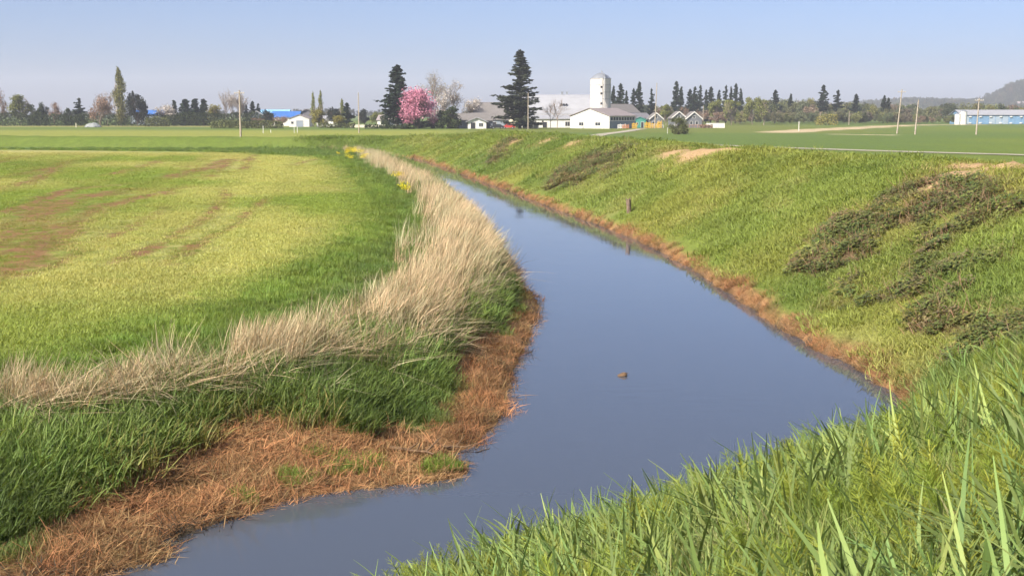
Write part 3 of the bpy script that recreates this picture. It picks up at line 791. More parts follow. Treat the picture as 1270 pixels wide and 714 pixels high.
def leafy(key, h, w, seed, n=2600, leafs=0.45, lobes=14, mat_='olive', base=0.22, bark=None, shell=0.55, column=False, dense=1.0):
    g = np.random.default_rng(seed)
    segs, ends = branching(h, seed, 3, 0.6 if not column else 0.2, 3, 0.016, 0.22)
    pts = []
    for i in range(lobes):
        a = g.uniform(0, 6.283); t = g.uniform(0, 1)
        if column:
            zc = h * (base + (1 - base) * (i + 0.5) / lobes); t_ = (i + 0.5) / lobes; pr = min(1.0, 0.55 + 1.6 * t_) * (1 - max(0.0, (t_ - 0.35) / 0.75) ** 2.2)
            rr = w * 0.5 * pr; cx, cy = g.normal(0, rr * 0.18, 2); rad = np.array([rr * 0.9, rr * 0.9, h * 0.11])
        else:
            zc = h * (base + 0.16 + (0.70 - base) * t); lim = w * 0.5 * math.sqrt(max(0.05, 1 - ((zc / h - (base + 0.30)) / (0.80 - base)) ** 2)) * 0.72
            q = math.sqrt(g.uniform()) * lim; cx, cy = q * math.cos(a), q * math.sin(a)
            rad = np.array([1, 1, 0.85]) * w * g.uniform(0.13, 0.24)
        k = int(n / lobes)
        d = g.normal(size=(k, 3)); d /= np.linalg.norm(d, axis=1, keepdims=True)
        rr_ = (shell + (1 - shell) * g.uniform(0, 1, k))[:, None] * (0.75 + 0.5 * g.uniform(0, 1, (k, 1)))
        P = np.array([cx, cy, zc]) + d * rad * rr_
        pts.append(P)
        segs.append((np.array([0, 0, max(0.0, h * base * 0.9)]), np.array([cx, cy, zc]), h * 0.008, h * 0.003))
    P = np.vstack(pts); P = P[P[:, 2] > max(0.03, h * base * 0.55)]
    segs = [s for s in segs if s[1][2] < h * 0.93 and math.hypot(s[1][0], s[1][1]) < w * 0.48]
    along = None
    if column: along = np.tile(np.array([0, 0, 1.0]), (len(P), 1))
    tree_mesh(key, tubes(segs, 4), leaf_quads(P, leafs, seed, along), bark or M_BARK, LM[mat_])
def bare(key, h, seed, depth=5, spread=0.5, buds=None, nbud=900, r0=0.014, bark=None, up=0.35, first=0.2):
    segs, ends = branching(h, seed, depth, spread, 2, r0, first, up, 0.72)
    segs = [(a, b, max(r, 0.018), max(q, 0.014)) for a, b, r, q in segs]
    top = max(s[1][2] for s in segs); k = h / top
    segs = [(a * k, b * k, r, q) for a, b, r, q in segs]
    crown = None
    if buds:
        g = np.random.default_rng(seed); e = ends[g.integers(0, len(ends), nbud)] * k + g.normal(0, 0.35, (nbud, 3))
        crown = leaf_quads(e, 0.3, seed)
    tree_mesh(key, tubes(segs, 3), crown, bark or M_GREYBARK, LM[buds] if buds else None)
def plant_tree(name, key, px, top, wpx, D, label, group=None, cat='tree', rot=None, sink=0.0):
    tm, cm, h0, w0 = TREE[key]
    x = at_d(px, top, D)[0]; g = hgt(x, D); h = at_d(px, top, D)[2] - g
    w = wpx / FPX * D
    o = bpy.data.objects.new(name, None); COL.objects.link(o)
    o.location = (x, D, g - sink); o.rotation_euler = (0, 0, rng.uniform(0, 6.28) if rot is None else rot)
    wf = 1.45 if key[:3] in ('spr', 'fir', 'cyp') else 1.2
    o.scale = (wf * w / w0, wf * w / w0, h / h0); o.empty_display_size = 0.5
    add('trunk', tm, o)
    if cm is not None: add('crown', cm, o)
    return tag(o, label, cat, group)
conifer('spruce_big', 26, 6.0, 3, 34, 9, 0.85, 0.28, 0.05, 0.85, 'spruce', 0.28)
conifer('spruce_mid', 21, 4.6, 8, 32, 9, 0.8, 0.2, 0.10, 0.72, 'cedar', 0.25)
for k in range(4): conifer('fir%d' % k, 18, 3.6, 20 + k, 26, 6, 0.95, 0.15, 0.08, 0.8, 'cedar', 0.35)
for k in range(2): conifer('cypress%d' % k, 9, 2.2, 30 + k, 22, 6, 0.7, 0.05, 0.04, 0.6, 'cedar', 0.15)
leafy('poplar', 22, 5.2, 40, 5200, 0.5, 22, 'poplar', 0.05, M_PALEBARK, 0.4, True)
leafy('poplar_thin', 16, 2.6, 41, 1600, 0.5, 16, 'birch', 0.08, M_PALEBARK, 0.4, True)
leafy('cherry', 13, 14, 50, 11000, 0.5, 38, 'cherry', 0.04, M_BARK, 0.35)
for k in range(2): leafy('birch%d' % k, 10, 8, 55 + k, 2600, 0.5, 16, 'birch', 0.18, M_GREYBARK, 0.3)
for k in range(2): leafy('willow%d' % k, 9, 9, 60 + k, 2600, 0.5, 16, 'willow', 0.1, None, 0.4)
for k in range(2): leafy('olive%d' % k, 9, 8, 65 + k, 2200, 0.5, 14, 'olive', 0.15, None, 0.35)
for k in range(2): leafy('dark%d' % k, 9, 8, 70 + k, 3200, 0.55, 16, 'darkleaf', 0.08, None, 0.4)
for k in range(3): leafy('bush%d' % k, 4, 5, 75 + k, 2600, 0.34, 16, 'shrub', -0.12, None, 0.35)
leafy('olive_bush', 4.4, 5.6, 79, 4200, 0.26, 20, 'olive', -0.12, None, 0.35)
for k in range(2): leafy('blossom%d' % k, 8, 8, 80 + k, 1500, 0.36, 14, 'blossom', 0.2, M_GREYBARK, 0.25)
for k in range(2): leafy('russet%d' % k, 8, 8, 85 + k, 1500, 0.36, 14, 'russet', 0.12, M_GREYBARK, 0.25)
bare('bare_big', 18, 90, 5, 0.55, 'buds', 1400)
bare('bare_round', 14, 91, 5, 0.6, 'blossom', 900)
for k in range(3): bare('bare_tall%d' % k, 14, 93 + k, 5, 0.36, 'blossom', 420, 0.012, None, 0.5, 0.26)
bare('bare_low', 8, 98, 5, 0.75, 'russet', 700, 0.02)
bare('bare_shrub', 6, 99, 4, 0.7, None, 0, 0.016)

# left horizon
GL = 'trees along the hedge beyond the sown field'
T = plant_tree
T('bare_tree', 'russet0', -3, 106, 20, 520, 'reddish bare tree cut by the left edge of the photo', GL)
T('birch_tree', 'birch0', 23, 115, 27, 520, 'pale olive tree with white stem near the left edge', GL)
T('shrub_tree', 'bush0', 43, 128, 18, 520, 'rounded dark shrub right of the leftmost pale olive tree', GL)
T('shrub_tree', 'bush1', 54, 126, 12, 525, 'narrow dark green tree between olive tree and russet tree', GL)
T('russet_tree', 'russet1', 66, 126, 18, 520, 'russet twiggy tree above the hedge at far left', GL)
T('shrub_tree', 'bush2', 84, 133, 16, 520, 'low dark green tree left of the small dark pine', GL)
T('pine_tree', 'fir0', 98, 121, 18, 515, 'small dark pine with flat crown left of the tall poplar', GL)
T('bare_tree', 'russet0', 122, 119, 32, 470, 'brown spreading twiggy tree just left of the tall poplar', GL)
T('twiggy_tree', 'bare_low', 131, 112, 22, 500, 'pale bare tree rising behind the brown spreading tree', GL)
T('poplar_tree', 'poplar', 147, 82, 20, 500, 'tall columnar yellow-green poplar, highest tree on the left horizon', GL, rot=1.0)
T('evergreen_tree', 'dark0', 169, 112, 25, 495, 'dense dark round tree right beside the tall poplar', GL)
T('blossom_tree', 'blossom0', 205, 128, 26, 505, 'whitish blossoming tree right of the far blue roof', GL)
for i, (px, tp, w) in enumerate([(216, 124, 8), (229, 122, 13), (241, 122, 13), (252, 122, 10)]):
    T('conifer_tree', 'cypress%d' % (i % 2), px, tp, w * 1.25, 515, ['slim dark conifer beside the whitish blossoming tree', 'dark pointed conifer, second in the row of four', 'dark pointed conifer, third in the row of four', 'dark conifer at the right end of the row of four'][i], GL)
T('willow_tree', 'willow0', 265, 128, 17, 505, 'yellow-green tree between conifer row and tall bare trees', GL)
for i, (px, tp) in enumerate([(279, 112), (286, 110), (293, 111), (300, 113)]):
    T('bare_tree', 'bare_tall%d' % (i % 3), px, tp, 19, 505 + 4 * i, ['leftmost of four tall bare trees near the utility pole', 'second from left of four tall bare trees near the utility pole', 'third from left of four tall bare trees near the utility pole', 'tall bare tree right behind the near utility pole'][i], 'clump of tall bare trees')
for i, (px, tp, w) in enumerate([(305, 129, 8), (313, 125, 9), (320, 128, 9)]):
    T('conifer_tree', 'fir%d' % (i + 1), px, tp, w * 1.2, 520, ['leftmost of three dark conifers right of the near utility pole', 'middle and tallest of three dark conifers right of the near utility pole', 'rightmost of three dark conifers above the white roofed house'][i], GL)
T('evergreen_tree', 'dark1', 331, 135, 16, 470, 'dark green tree between white roofed house and blue roof')
T('russet_bush', 'russet1', 321, 146, 20, 440, 'brownish twiggy bush below the small white roof', cat='bush')
T('russet_bush', 'russet0', 348, 143, 20, 440, 'reddish brown bush in front of the blue roofed barn', cat='bush')
T('poplar_tree', 'poplar_thin', 388, 113, 7, 480, 'left of the twin thin poplars behind the yellow willow')
T('poplar_tree', 'poplar_thin', 397, 111, 8, 485, 'right and taller of the twin thin poplars behind the yellow willow')
T('willow_tree', 'willow1', 395, 133, 23, 440, 'large round yellow willow right of the white gabled barn')
T('evergreen_tree', 'dark0', 415, 132, 18, 455, 'round dark tree between large and small yellow willows')
T('willow_tree', 'willow0', 420, 142, 15, 420, 'small round yellow willow by the second utility pole')
T('poplar_tree', 'poplar_thin', 424, 122, 9, 470, 'single pale poplar above the small yellow willow')
T('conifer_tree', 'fir2', 430, 127, 14, 450, 'dark conifer just left of the second utility pole')
T('evergreen_tree', 'dark1', 452, 134, 14, 520, 'far dark tree just right of the second utility pole')
T('birch_tree', 'birch1', 468, 138, 18, 470, 'low pale green tree left of the tall dark spruce')
T('shrub_tree', 'bush1', 477, 140, 12, 440, 'dark shrub touching the left foot of the tall spruce')
# farm trees
T('spruce_tree', 'spruce_mid', 492, 80, 36, 400, 'dark narrow spruce left of the pink cherry tree', rot=2.2)
T('cherry_tree', 'cherry', 518, 106, 50, 398, 'pink blossoming cherry tree in front of the farmhouse garden', rot=0.6)
T('bare_tree', 'bare_big', 535, 86, 48, 425, 'tall bare tree rising behind the pink cherry')
T('bare_tree', 'bare_round', 561, 96, 34, 430, 'pale bare tree right of the cherry and behind the bush')
T('blossom_tree', 'blossom1', 549, 108, 24, 415, 'cream budding tree between cherry and dark green bush')
T('blossom_tree', 'blossom0', 583, 119, 26, 440, 'whitish blossoming tree above the low grey farmhouse')
T('garden_bush', 'bush0', 556, 130, 29, 398, 'large dark green bush right of the cherry trunk', cat='bush')
T('garden_bush', 'bush1', 536, 147, 24, 404, 'dark garden bush between cherry trunk and large green bush', cat='bush')
T('garden_bush', 'bush0', 520, 150, 22, 408, 'dark bush in the shade behind the cherry trunk', cat='bush')
T('garden_bush', 'bush2', 504, 153, 26, 392, 'low green hedge bush at the foot of the cherry tree', cat='bush')
T('spruce_tree', 'spruce_big', 645, 61, 58, 398, 'tallest dark spruce in front of the grey barn', rot=0.3)
T('twiggy_bush', 'bare_shrub', 691, 122, 27, 398, 'bare dark shrub in front of the barn doors', cat='bush')
T('twiggy_bush', 'bare_shrub', 683, 128, 20, 408, 'pale leafless shrub between spruce and barn doors', cat='bush', rot=2.0)
T('field_bush', 'olive_bush', 842, 143, 29, 290, 'round olive bush standing alone in the field before the play houses', cat='bush', rot=1.1)
GC = 'dark conifers behind the farm'
for px, tp, w, lb in [(761, 106, 11, 'dark conifer touching the right side of the silo'), (770, 103, 14, 'tall dark conifer second from the silo'), (777, 112, 9, 'short dark conifer third from the silo'), (786, 109, 10, 'slim dark conifer fourth from the silo'), (793, 101, 15, 'tallest dark conifer between silo and leaning pole'), (808, 109, 11, 'dark conifer just left of the tall leaning pole')]:
    T('conifer_tree', 'fir%d' % (px % 4), px, tp, w, 560 + (px % 7) * 8, lb, GC)
for i, (px, tp, w) in enumerate([(839, 100, 14), (845, 107, 12), (856, 110, 13), (862, 107, 14), (869, 105, 12), (876, 111, 11), (882, 107, 13), (892, 111, 12), (901, 105, 12), (907, 107, 9), (913, 103, 11), (919, 109, 11)]):
    T('conifer_tree', 'fir%d' % (i % 4), px, tp, w, 600 + (i * 37 % 50), 'tallest conifer of the far row, above the middle play house' if i == 0 else '%s conifer from the left in the long far row behind the play houses' % ['first', 'second', 'third', 'fourth', 'fifth', 'sixth', 'seventh', 'eighth', 'ninth', 'tenth', 'eleventh', 'twelfth'][i], 'far conifer row')
for px, tp, w, lb in [(962, 111, 14, 'dark conifer standing alone above the far wood, right of the row'), (981, 116, 11, 'shorter conifer standing above the middle of the far wood'), (1022, 105, 15, 'tallest conifer of the pair near the right of the far wood'), (1040, 111, 17, 'broad conifer right of the tallest one in the far wood'),
                      (1062, 116, 12, 'dim conifer left of the sand bank before the far hill'), (1097, 118, 12, 'hazy conifer left of the leaning utility pole'), (1102, 121, 9, 'small hazy conifer just left of the leaning utility pole')]:
    T('conifer_tree', 'fir%d' % (px % 4), px, tp, w, 640, lb, 'conifers above the far wood')
for i, (px, tp, w, key) in enumerate([(826, 128, 18, 'birch0'), (888, 122, 20, 'birch1'), (908, 122, 22, 'birch0'), (934, 118, 22, 'birch1'), (948, 121, 20, 'birch0'), (871, 136, 20, 'russet0'), (890, 138, 24, 'russet1'), (850, 132, 14, 'russet1')]):
    T('leafing_tree', key, px, tp, w, 520 + (i * 23 % 40), ['pale green tree right of the tall leaning pole', 'pale green tree behind the long white wall', 'bright green tree with thin stem right of the white wall', 'yellow-green tree at the left end of the far wood', 'yellow-green tree second from the left in the far wood', 'russet twiggy tree left of the long white wall', 'russet bush directly behind the long white wall', 'brown tree between the play house gables'][i], 'leafing trees behind the farm')

# ------------------------------------------------------------------ hedge, scrub and far woods
def hedge(name, px0, px1, D, h, depth, label, mat_, n, seed):
    g = np.random.default_rng(seed)
    x0 = at_d(px0, 150, D)[0]; x1 = at_d(px1, 150, D)[0]; L = x1 - x0; xm = (x0 + x1) / 2
    u = g.uniform(-L / 2, L / 2, n); hh = h * (0.75 + 0.5 * fbm(u * 0.25, u * 0 + seed, seed, 3))
    q = g.normal(size=(n, 3)); q /= np.linalg.norm(q, axis=1, keepdims=True)
    P = np.stack([u, q[:, 1] * depth * 0.5, np.abs(q[:, 2]) * hh + 0.05], -1)
    V, F, s = leaf_quads(P, 0.55, seed)
    o = bpy.data.objects.new(name, None); COL.objects.link(o); o.location = (xm, D, hgt(xm, D))
    add('foliage', mesh_np(name + '_foliage', V, F, [LM[mat_]], False, {'shade': s}), o)
    segs = [(np.array([a, 0, -0.3]), np.array([a + g.normal(0, 0.2), g.normal(0, 0.2), h * 0.7]), 0.06, 0.02) for a in np.arange(-L / 2, L / 2, 2.5)]
    v, f = tubes(segs, 4); add('stem', mesh_np(name + '_stem', v, f, [M_BARK]), o)['kind'] = 'stuff'
    return tag(o, label, 'hedge')
hedge('hedge', -20, 330, 500, 5.0, 3.0, 'long dark green hedge on the left horizon below the poplar', 'shrub', 17000, 301)
hedge('bank_hedge', 262, 350, 405, 2.4, 5.0, 'low bright green bushes between near utility pole and white barn', 'olive', 2600, 302)
hedge('clipped_hedge', 180, 210, 470, 3.6, 3.0, 'short yellowish clipped hedge before the blossoming tree', 'olive', 1200, 303)
hedge('garden_hedge', 395, 440, 415, 1.6, 3.0, 'low green hedge below the yellow willows', 'olive', 900, 304)
hedge('roadside_hedge', 452, 500, 395, 1.3, 2.0, 'low dark hedge at the foot of the narrow spruce', 'shrub', 700, 305)
hedge('farm_hedge', 868, 884, 420, 1.2, 2.0, 'small brownish hedge at the left end of the white wall', 'russet', 300, 306)
hedge('gorse_bank', 1012, 1038, 520, 4.2, 5.0, 'bright yellow-green bush bank at the foot of the far wood', 'willow', 900, 307)
def tint_tree(kind, key):
    tm, cm, h0, w0 = TREE[key]
    n = len(cm.vertices); V = np.zeros(n * 3, np.float32); cm.vertices.foreach_get('co', V); V = V.reshape(-1, 3) / np.array([h0, h0, h0])
    F = np.arange(n).reshape(-1, 4); s = np.zeros(n, np.float32); cm.attributes['shade'].data.foreach_get('value', s)
    proto(kind, (V, F, s), M_LEAF)
for k in ('birch0', 'birch1', 'russet0', 'olive0', 'olive1'): tint_tree('wood', k)
for k in ('fir0', 'fir2', 'olive1', 'russet1'): tint_tree('hillwood', k)
def wood(name, label, kind, pxs, tops, n, D0, D1, cols, seed, hs=(0.6, 1.05)):
    g = np.random.default_rng(seed)
    px = g.uniform(pxs[0], pxs[-1], n); D = g.uniform(D0, D1, n)
    top = np.interp(px, pxs, tops)
    x = (px - 635) / FPX * D; z = np.full(n, PLAIN)
    h = ((141.5 - top) / FPX * D + CAM_Z - PLAIN) * g.uniform(hs[0], hs[1], n)
    w = h * g.uniform(0.8, 1.25, n)
    c = np.array(cols)[g.integers(0, len(cols), n)]
    rot = np.stack([np.zeros(n), np.zeros(n), g.uniform(0, 6.28, n)], -1)
    scatter(name, label, 'woodland', kind, np.stack([x, D, z], -1), rot, np.stack([w, w, h], -1), vary(c, n, 0.2))
WC = [(0.13, 0.14, 0.05), (0.19, 0.19, 0.06), (0.09, 0.10, 0.045), (0.20, 0.15, 0.10), (0.15, 0.15, 0.07), (0.06, 0.075, 0.035)]
wood('far_woodland', 'mixed olive and brown woodland across the right horizon', 'wood', [745, 800, 830, 880, 920, 960, 1010, 1060, 1120, 1190, 1260, 1340], [133, 130, 131, 130, 128, 122, 123, 128, 128, 127, 130, 130], 300, 610, 760, WC, 401)
wood('roadside_woodland', 'low scrubby wood edge behind the right field', 'wood', [905, 940, 1010, 1100, 1180], [138, 136, 137, 139, 141], 150, 560, 600, WC[:5], 402)
wood('distant_woodland', 'faint hazy line of trees along the left horizon', 'wood', [-60, 100, 240, 330, 420, 480, 620, 720], [138, 137, 137, 136, 134, 135, 137, 137], 260, 1000, 1500, [(0.07, 0.08, 0.045), (0.11, 0.10, 0.06), (0.05, 0.06, 0.04)], 403)

# ------------------------------------------------------------------ wooded hill on the right horizon
HX = np.arange(500, 3000, 25.0); HY = np.arange(1750, 3300, 25.0)
hpx = 635 + HX / 2350 * FPX
ridge = np.interp(hpx, [940, 1000, 1040, 1075, 1110, 1150, 1180, 1205, 1228, 1250, 1270, 1330, 1450, 2600], [141, 139, 134, 130, 127, 128, 130, 129, 126, 117, 106, 78, 65, 70])
rz = (141.5 - ridge) / FPX * 2350 + CAM_Z - 7.0
hx_, hy_ = np.meshgrid(HX, HY)
prof = smooth(1780, 2330, hy_) * (1 - smooth(2400, 2750, hy_))
HZ = np.maximum(rz, 0)[None, :] * prof * (0.85 + 0.3 * fbm(hx_ * 0.006, hy_ * 0.006, 411, 4)) - 0.6
def hill_z(x, y): 
    i = np.clip(np.searchsorted(HX, x) - 1, 0, len(HX) - 2); j = np.clip(np.searchsorted(HY, y) - 1, 0, len(HY) - 2)
    u = (x - HX[i]) / 25.0; v = (y - HY[j]) / 25.0
    return (HZ[j, i] * (1 - u) + HZ[j, i + 1] * u) * (1 - v) + (HZ[j + 1, i] * (1 - u) + HZ[j + 1, i + 1] * u) * v
nhx = len(HX); kk_ = np.arange(len(HY) - 1)[:, None] * nhx + np.arange(nhx - 1)[None, :]
me = mesh_np('hill', np.stack([hx_, hy_, HZ], -1).reshape(-1, 3), np.stack([kk_, kk_ + 1, kk_ + 1 + nhx, kk_ + nhx], -1).reshape(-1, 4), [solid('hill_ground', (0.07, 0.085, 0.04), 0.95, 0.3, 0.02)])
tag(add('hill', me), kind='structure')
g = np.random.default_rng(421); n = 9000
x = g.uniform(560, 1500, n); y = g.uniform(1800, 2500, n); z = hill_z(x, y)
clear = fbm(x * 0.006, y * 0.012, 423, 3)
m = (z > 1.0) & (clear < 0.82); x, y, z = x[m], y[m], z[m]; n = len(x)
h = g.uniform(9, 19, n); w = h * g.uniform(0.75, 1.2, n)
cc = np.array([(0.035, 0.05, 0.03), (0.05, 0.06, 0.03), (0.09, 0.10, 0.05), (0.12, 0.10, 0.06)])[g.choice(4, n, p=[0.45, 0.25, 0.2, 0.1])]
scatter('hill_woodland', 'dark hazy forest covering the far hill on the right horizon', 'woodland', 'hillwood', np.stack([x, y, z - 0.5], -1), np.stack([np.zeros(n), np.zeros(n), g.uniform(0, 6.28, n)], -1), np.stack([w, w, h], -1), vary(cc, n, 0.2))
# ------------------------------------------------------------------ buildings
M_WHITE = solid('white_boards', (0.62, 0.60, 0.55), 0.6, 0.05, 0.5)
M_CREAM = solid('cream_boards', (0.68, 0.60, 0.44), 0.7, 0.06, 0.5)
M_SILO = solid('white_concrete', (0.58, 0.55, 0.49), 0.8, 0.08, 0.35)
M_RING = solid('silo_ring', (0.42, 0.39, 0.35), 0.7, 0.1)
M_GREYROOF = solid('grey_metal_roof', (0.31, 0.31, 0.325), 0.55, 0.07, 0.3, 0.0)
M_DARKROOF_SHADE = solid('dark_roof_and_gable_shade', (0.17, 0.16, 0.17), 0.85, 0.15, 1.0)
M_TANROOF = solid('tan_shingle_roof', (0.17, 0.155, 0.145), 0.85, 0.12, 1.0)
M_PINKROOF = solid('weathered_roof', (0.27, 0.225, 0.215), 0.7, 0.1, 0.6)
M_BLUEROOF = solid('blue_metal_roof', (0.05, 0.14, 0.38), 0.45, 0.06, 0.3)
M_BLUEWALL = solid('blue_panel', (0.16, 0.27, 0.40), 0.55, 0.06, 0.3)
M_PALEBLUE = solid('pale_blue_panel', (0.30, 0.36, 0.42), 0.55, 0.06, 0.3)
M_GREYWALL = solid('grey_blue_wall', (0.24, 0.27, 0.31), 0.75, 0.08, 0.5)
M_PLAYWALL = solid('play_house_wall', (0.15, 0.155, 0.165), 0.75, 0.1, 0.5)
M_SLATE = solid('slate_blue_wall', (0.15, 0.20, 0.33), 0.7, 0.08, 0.5)
M_DARK = solid('dark_opening', (0.025, 0.025, 0.03), 0.5, 0.1)
M_TEAL = solid('teal_boards', (0.05, 0.22, 0.17), 0.6, 0.1)
M_YELLOW = solid('yellow_paint', (0.52, 0.31, 0.03), 0.5, 0.08)
M_ORANGE = solid('orange_paint', (0.42, 0.18, 0.08), 0.5, 0.08)
M_RED = solid('red_paint', (0.45, 0.05, 0.04), 0.4, 0.06)
M_BLACKCAR = solid('dark_car_paint', (0.03, 0.03, 0.035), 0.25, 0.05, spec=0.5)
M_RUBBER = solid('rubber', (0.02, 0.02, 0.02), 0.9)
M_METAL = solid('galvanised_metal', (0.45, 0.46, 0.47), 0.35, 0.08, metal=0.6)
M_WOODPOLE = solid('weathered_pole', (0.36, 0.30, 0.23), 0.85, 0.2, 1.5, bump=0.3)
M_OLDPOST = solid('old_post', (0.20, 0.14, 0.10), 0.95, 0.4, 6, bump=0.8)
M_GRAVEL = solid('track_gravel', (0.36, 0.32, 0.24), 0.95, 0.2, 0.5, bump=0.4)
m_, nt_, out_ = mat('window_glass'); p_ = N(nt_, 'ShaderNodeBsdfPrincipled'); p_.inputs['Base Color'].default_value = (0.03, 0.035, 0.045, 1); p_.inputs['Roughness'].default_value = 0.08
nt_.links.new(p_.outputs[0], out_.inputs[0]); M_GLASS = m_
def pyd(name, v, f, m, parent=None):
    me = bpy.data.meshes.new(name); me.from_pydata([tuple(map(float, q)) for q in v], [], f); me.materials.append(m); me.update()
    return add(name, me, parent)
def box_vf(x0, x1, y0, y1, z0, z1):
    return [(x0, y0, z0), (x1, y0, z0), (x1, y1, z0), (x0, y1, z0), (x0, y0, z1), (x1, y0, z1), (x1, y1, z1), (x0, y1, z1)], \
           [(0, 3, 2, 1), (4, 5, 6, 7), (0, 1, 5, 4), (1, 2, 6, 5), (2, 3, 7, 6), (3, 0, 4, 7)]
def multi(name, boxes, m, parent=None):
    V_, F_ = [], []
    for b in boxes:
        v, f = box_vf(*b); o = len(V_); V_ += v; F_ += [tuple(i + o for i in q) for q in f]
    return pyd(name, V_, F_, m, parent)
def root_at(name, px, D, rz=0.0, lift=0.0, py=150):
    x = at_d(px, py, D)[0]; o = bpy.data.objects.new(name, None); COL.objects.link(o)
    o.location = (x, D, hgt(x, D) + lift); o.rotation_euler = (0, 0, R_(rz)); o.empty_display_size = 0.5
    return o
def gabled(name, px, D, rz, w, l, hw, hr, wm, rm, label, cat='building', over=0.5, gable=None, group=None):
    """gable end faces -Y; ridge along Y"""
    o = root_at(name, px, D, rz)
    a, b = w / 2, l / 2
    v = [(-a, -b, -0.4), (a, -b, -0.4), (a, b, -0.4), (-a, b, -0.4), (-a, -b, hw), (a, -b, hw), (a, b, hw), (-a, b, hw), (0, -b, hw + hr), (0, b, hw + hr)]
    pyd('wall', v, [(0, 1, 5, 8, 4), (2, 3, 7, 9, 6), (1, 2, 6, 5), (3, 0, 4, 7)], wm, o)
    s = hr / a; t = 0.16; e = over
    v = []
    for y_ in (-b - e, b + e):
        v += [(-a - e, y_, hw - s * e + 0.03), (0, y_, hw + hr + 0.03), (a + e, y_, hw - s * e + 0.03), (a + e, y_, hw - s * e + 0.03 + t), (0, y_, hw + hr + 0.03 + t), (-a - e, y_, hw - s * e + 0.03 + t)]
    pyd('roof', v, [(0, 1, 4, 5), (1, 2, 3, 4), (6, 11, 10, 7), (7, 10, 9, 8), (0, 6, 7, 1), (1, 7, 8, 2), (5, 4, 10, 11), (4, 3, 9, 10), (0, 5, 11, 6), (2, 8, 9, 3)], rm, o)
    o['dims'] = (w, l, hw, hr)
    return tag(o, label, cat, group)
def opening(o, face, u, z0, w, h, kind='window', fm=None, pm=None, f=0.09):
    W_, L_, _, _ = o['dims']; a, b = W_ / 2, L_ / 2
    fm = fm or M_WHITE; pm = pm or M_GLASS
    def bx(u0, u1, z0, z1, d):
        if face == 'front': return (u0, u1, -b - d, -b + 0.02, z0, z1)
        if face == 'right': return (a - 0.02, a + d, u0, u1, z0, z1)
        if face == 'left': return (-a - d, -a + 0.02, u0, u1, z0, z1)
    fr = multi(kind, [bx(u - w / 2 - f, u - w / 2, z0 - f, z0 + h + f, 0.08), bx(u + w / 2, u + w / 2 + f, z0 - f, z0 + h + f, 0.08), bx(u - w / 2, u + w / 2, z0 + h, z0 + h + f, 0.08), bx(u - w / 2, u + w / 2, z0 - f, z0, 0.08)] +
               ([bx(u - 0.04, u + 0.04, z0, z0 + h, 0.06)] if kind == 'window' and w > 1.0 else []), fm, o)
    multi('pane' if kind == 'window' else 'panel', [bx(u - w / 2, u + w / 2, z0, z0 + h, 0.035)], pm, fr)
# white shed with gable to the field
b = gabled('white_shed', 748, 412, -35, 15.2, 17.5, 4.1, 2.5, M_WHITE, M_PINKROOF, 'white gabled farm shed in front of the silo', over=0.4)
opening(b, 'front', -3.2, 1.0, 1.7, 1.0); opening(b, 'front', 3.2, 1.0, 1.9, 1.0)
multi('grey_side_panel', [(7.61, 7.66, -8.7, 8.7, -0.3, 2.4)], M_GREYWALL, b)  # grey panel over the lower part of the right wall
for k in range(9):
    multi('vent_opening', [(7.6, 7.68, -7.9 + k * 1.8, -6.7 + k * 1.8, 2.7, 3.7)], M_DARK, b)
# large barn with curved roof, ridge along X
b = root_at('round_roof_barn', 692, 446)
pr = [(-6.5, 4.6), (-5.9, 6.6), (-4.7, 8.6), (-2.9, 10.2), (-1.2, 11.2), (0, 11.6)]; pr = pr + [(-q, z_) for q, z_ in pr[-2::-1]]
Lb = 13.5; n_ = len(pr)
v = [(-Lb - 0.4, y_, z_) for y_, z_ in pr] + [(Lb + 0.4, y_, z_) for y_, z_ in pr] + [(-Lb - 0.4, y_, z_ + 0.2) for y_, z_ in pr] + [(Lb + 0.4, y_, z_ + 0.2) for y_, z_ in pr]
f = [(i, i + 1, n_ + i + 1, n_ + i) for i in range(n_ - 1)] + [(2 * n_ + i, 3 * n_ + i, 3 * n_ + i + 1, 2 * n_ + i + 1) for i in range(n_ - 1)] + [(i, 2 * n_ + i, 2 * n_ + i + 1, i + 1) for i in range(n_ - 1)] + [(n_ + i, n_ + i + 1, 3 * n_ + i + 1, 3 * n_ + i) for i in range(n_ - 1)]
f += [(0, n_, 3 * n_, 2 * n_), (n_ - 1, 3 * n_ - 1, 4 * n_ - 1, 2 * n_ - 1)]
pyd('roof', v, f, M_GREYROOF, b)
for sx in (-1, 1):
    v = [(sx * Lb, -6.5, -0.4)] + [(sx * Lb, y_, z_ - 0.02) for y_, z_ in pr] + [(sx * Lb, 6.5, -0.4)]
    pyd('gable_wall', v, [tuple(range(len(v))) if sx > 0 else tuple(range(len(v)))[::-1]], M_DARKROOF_SHADE if sx > 0 else M_WHITE, b)  # right end coloured dark to stand in for the shade of an open gable
multi('wall', [(-Lb, Lb, -6.5, -6.3, -0.4, 4.7), (-Lb, Lb, 6.3, 6.5, -0.4, 4.7)], M_WHITE, b)
for u in (-7.5, -2.8, 1.6, 7.2):
    d_ = multi('doorway', [(u - 0.8, u + 0.8, -6.58, -6.52, 0.0, 2.2)], M_DARK, b)
    multi('lintel', [(u - 1.0, u + 1.0, -6.64, -6.5, 2.22, 2.4)], M_RING, d_)
multi('eave_beam', [(-Lb, Lb, -6.75, -6.52, 3.3, 3.5)], M_TANROOF, b)
for u, z_ in ((1.5, 11.75), (3.2, 11.75)):
    multi('roof_vent', [(u - 0.35, u + 0.35, -0.35, 0.35, z_ - 0.1, z_ + 0.9), (u - 0.5, u + 0.5, -0.5, 0.5, z_ + 0.92, z_ + 1.05)], M_METAL, b)
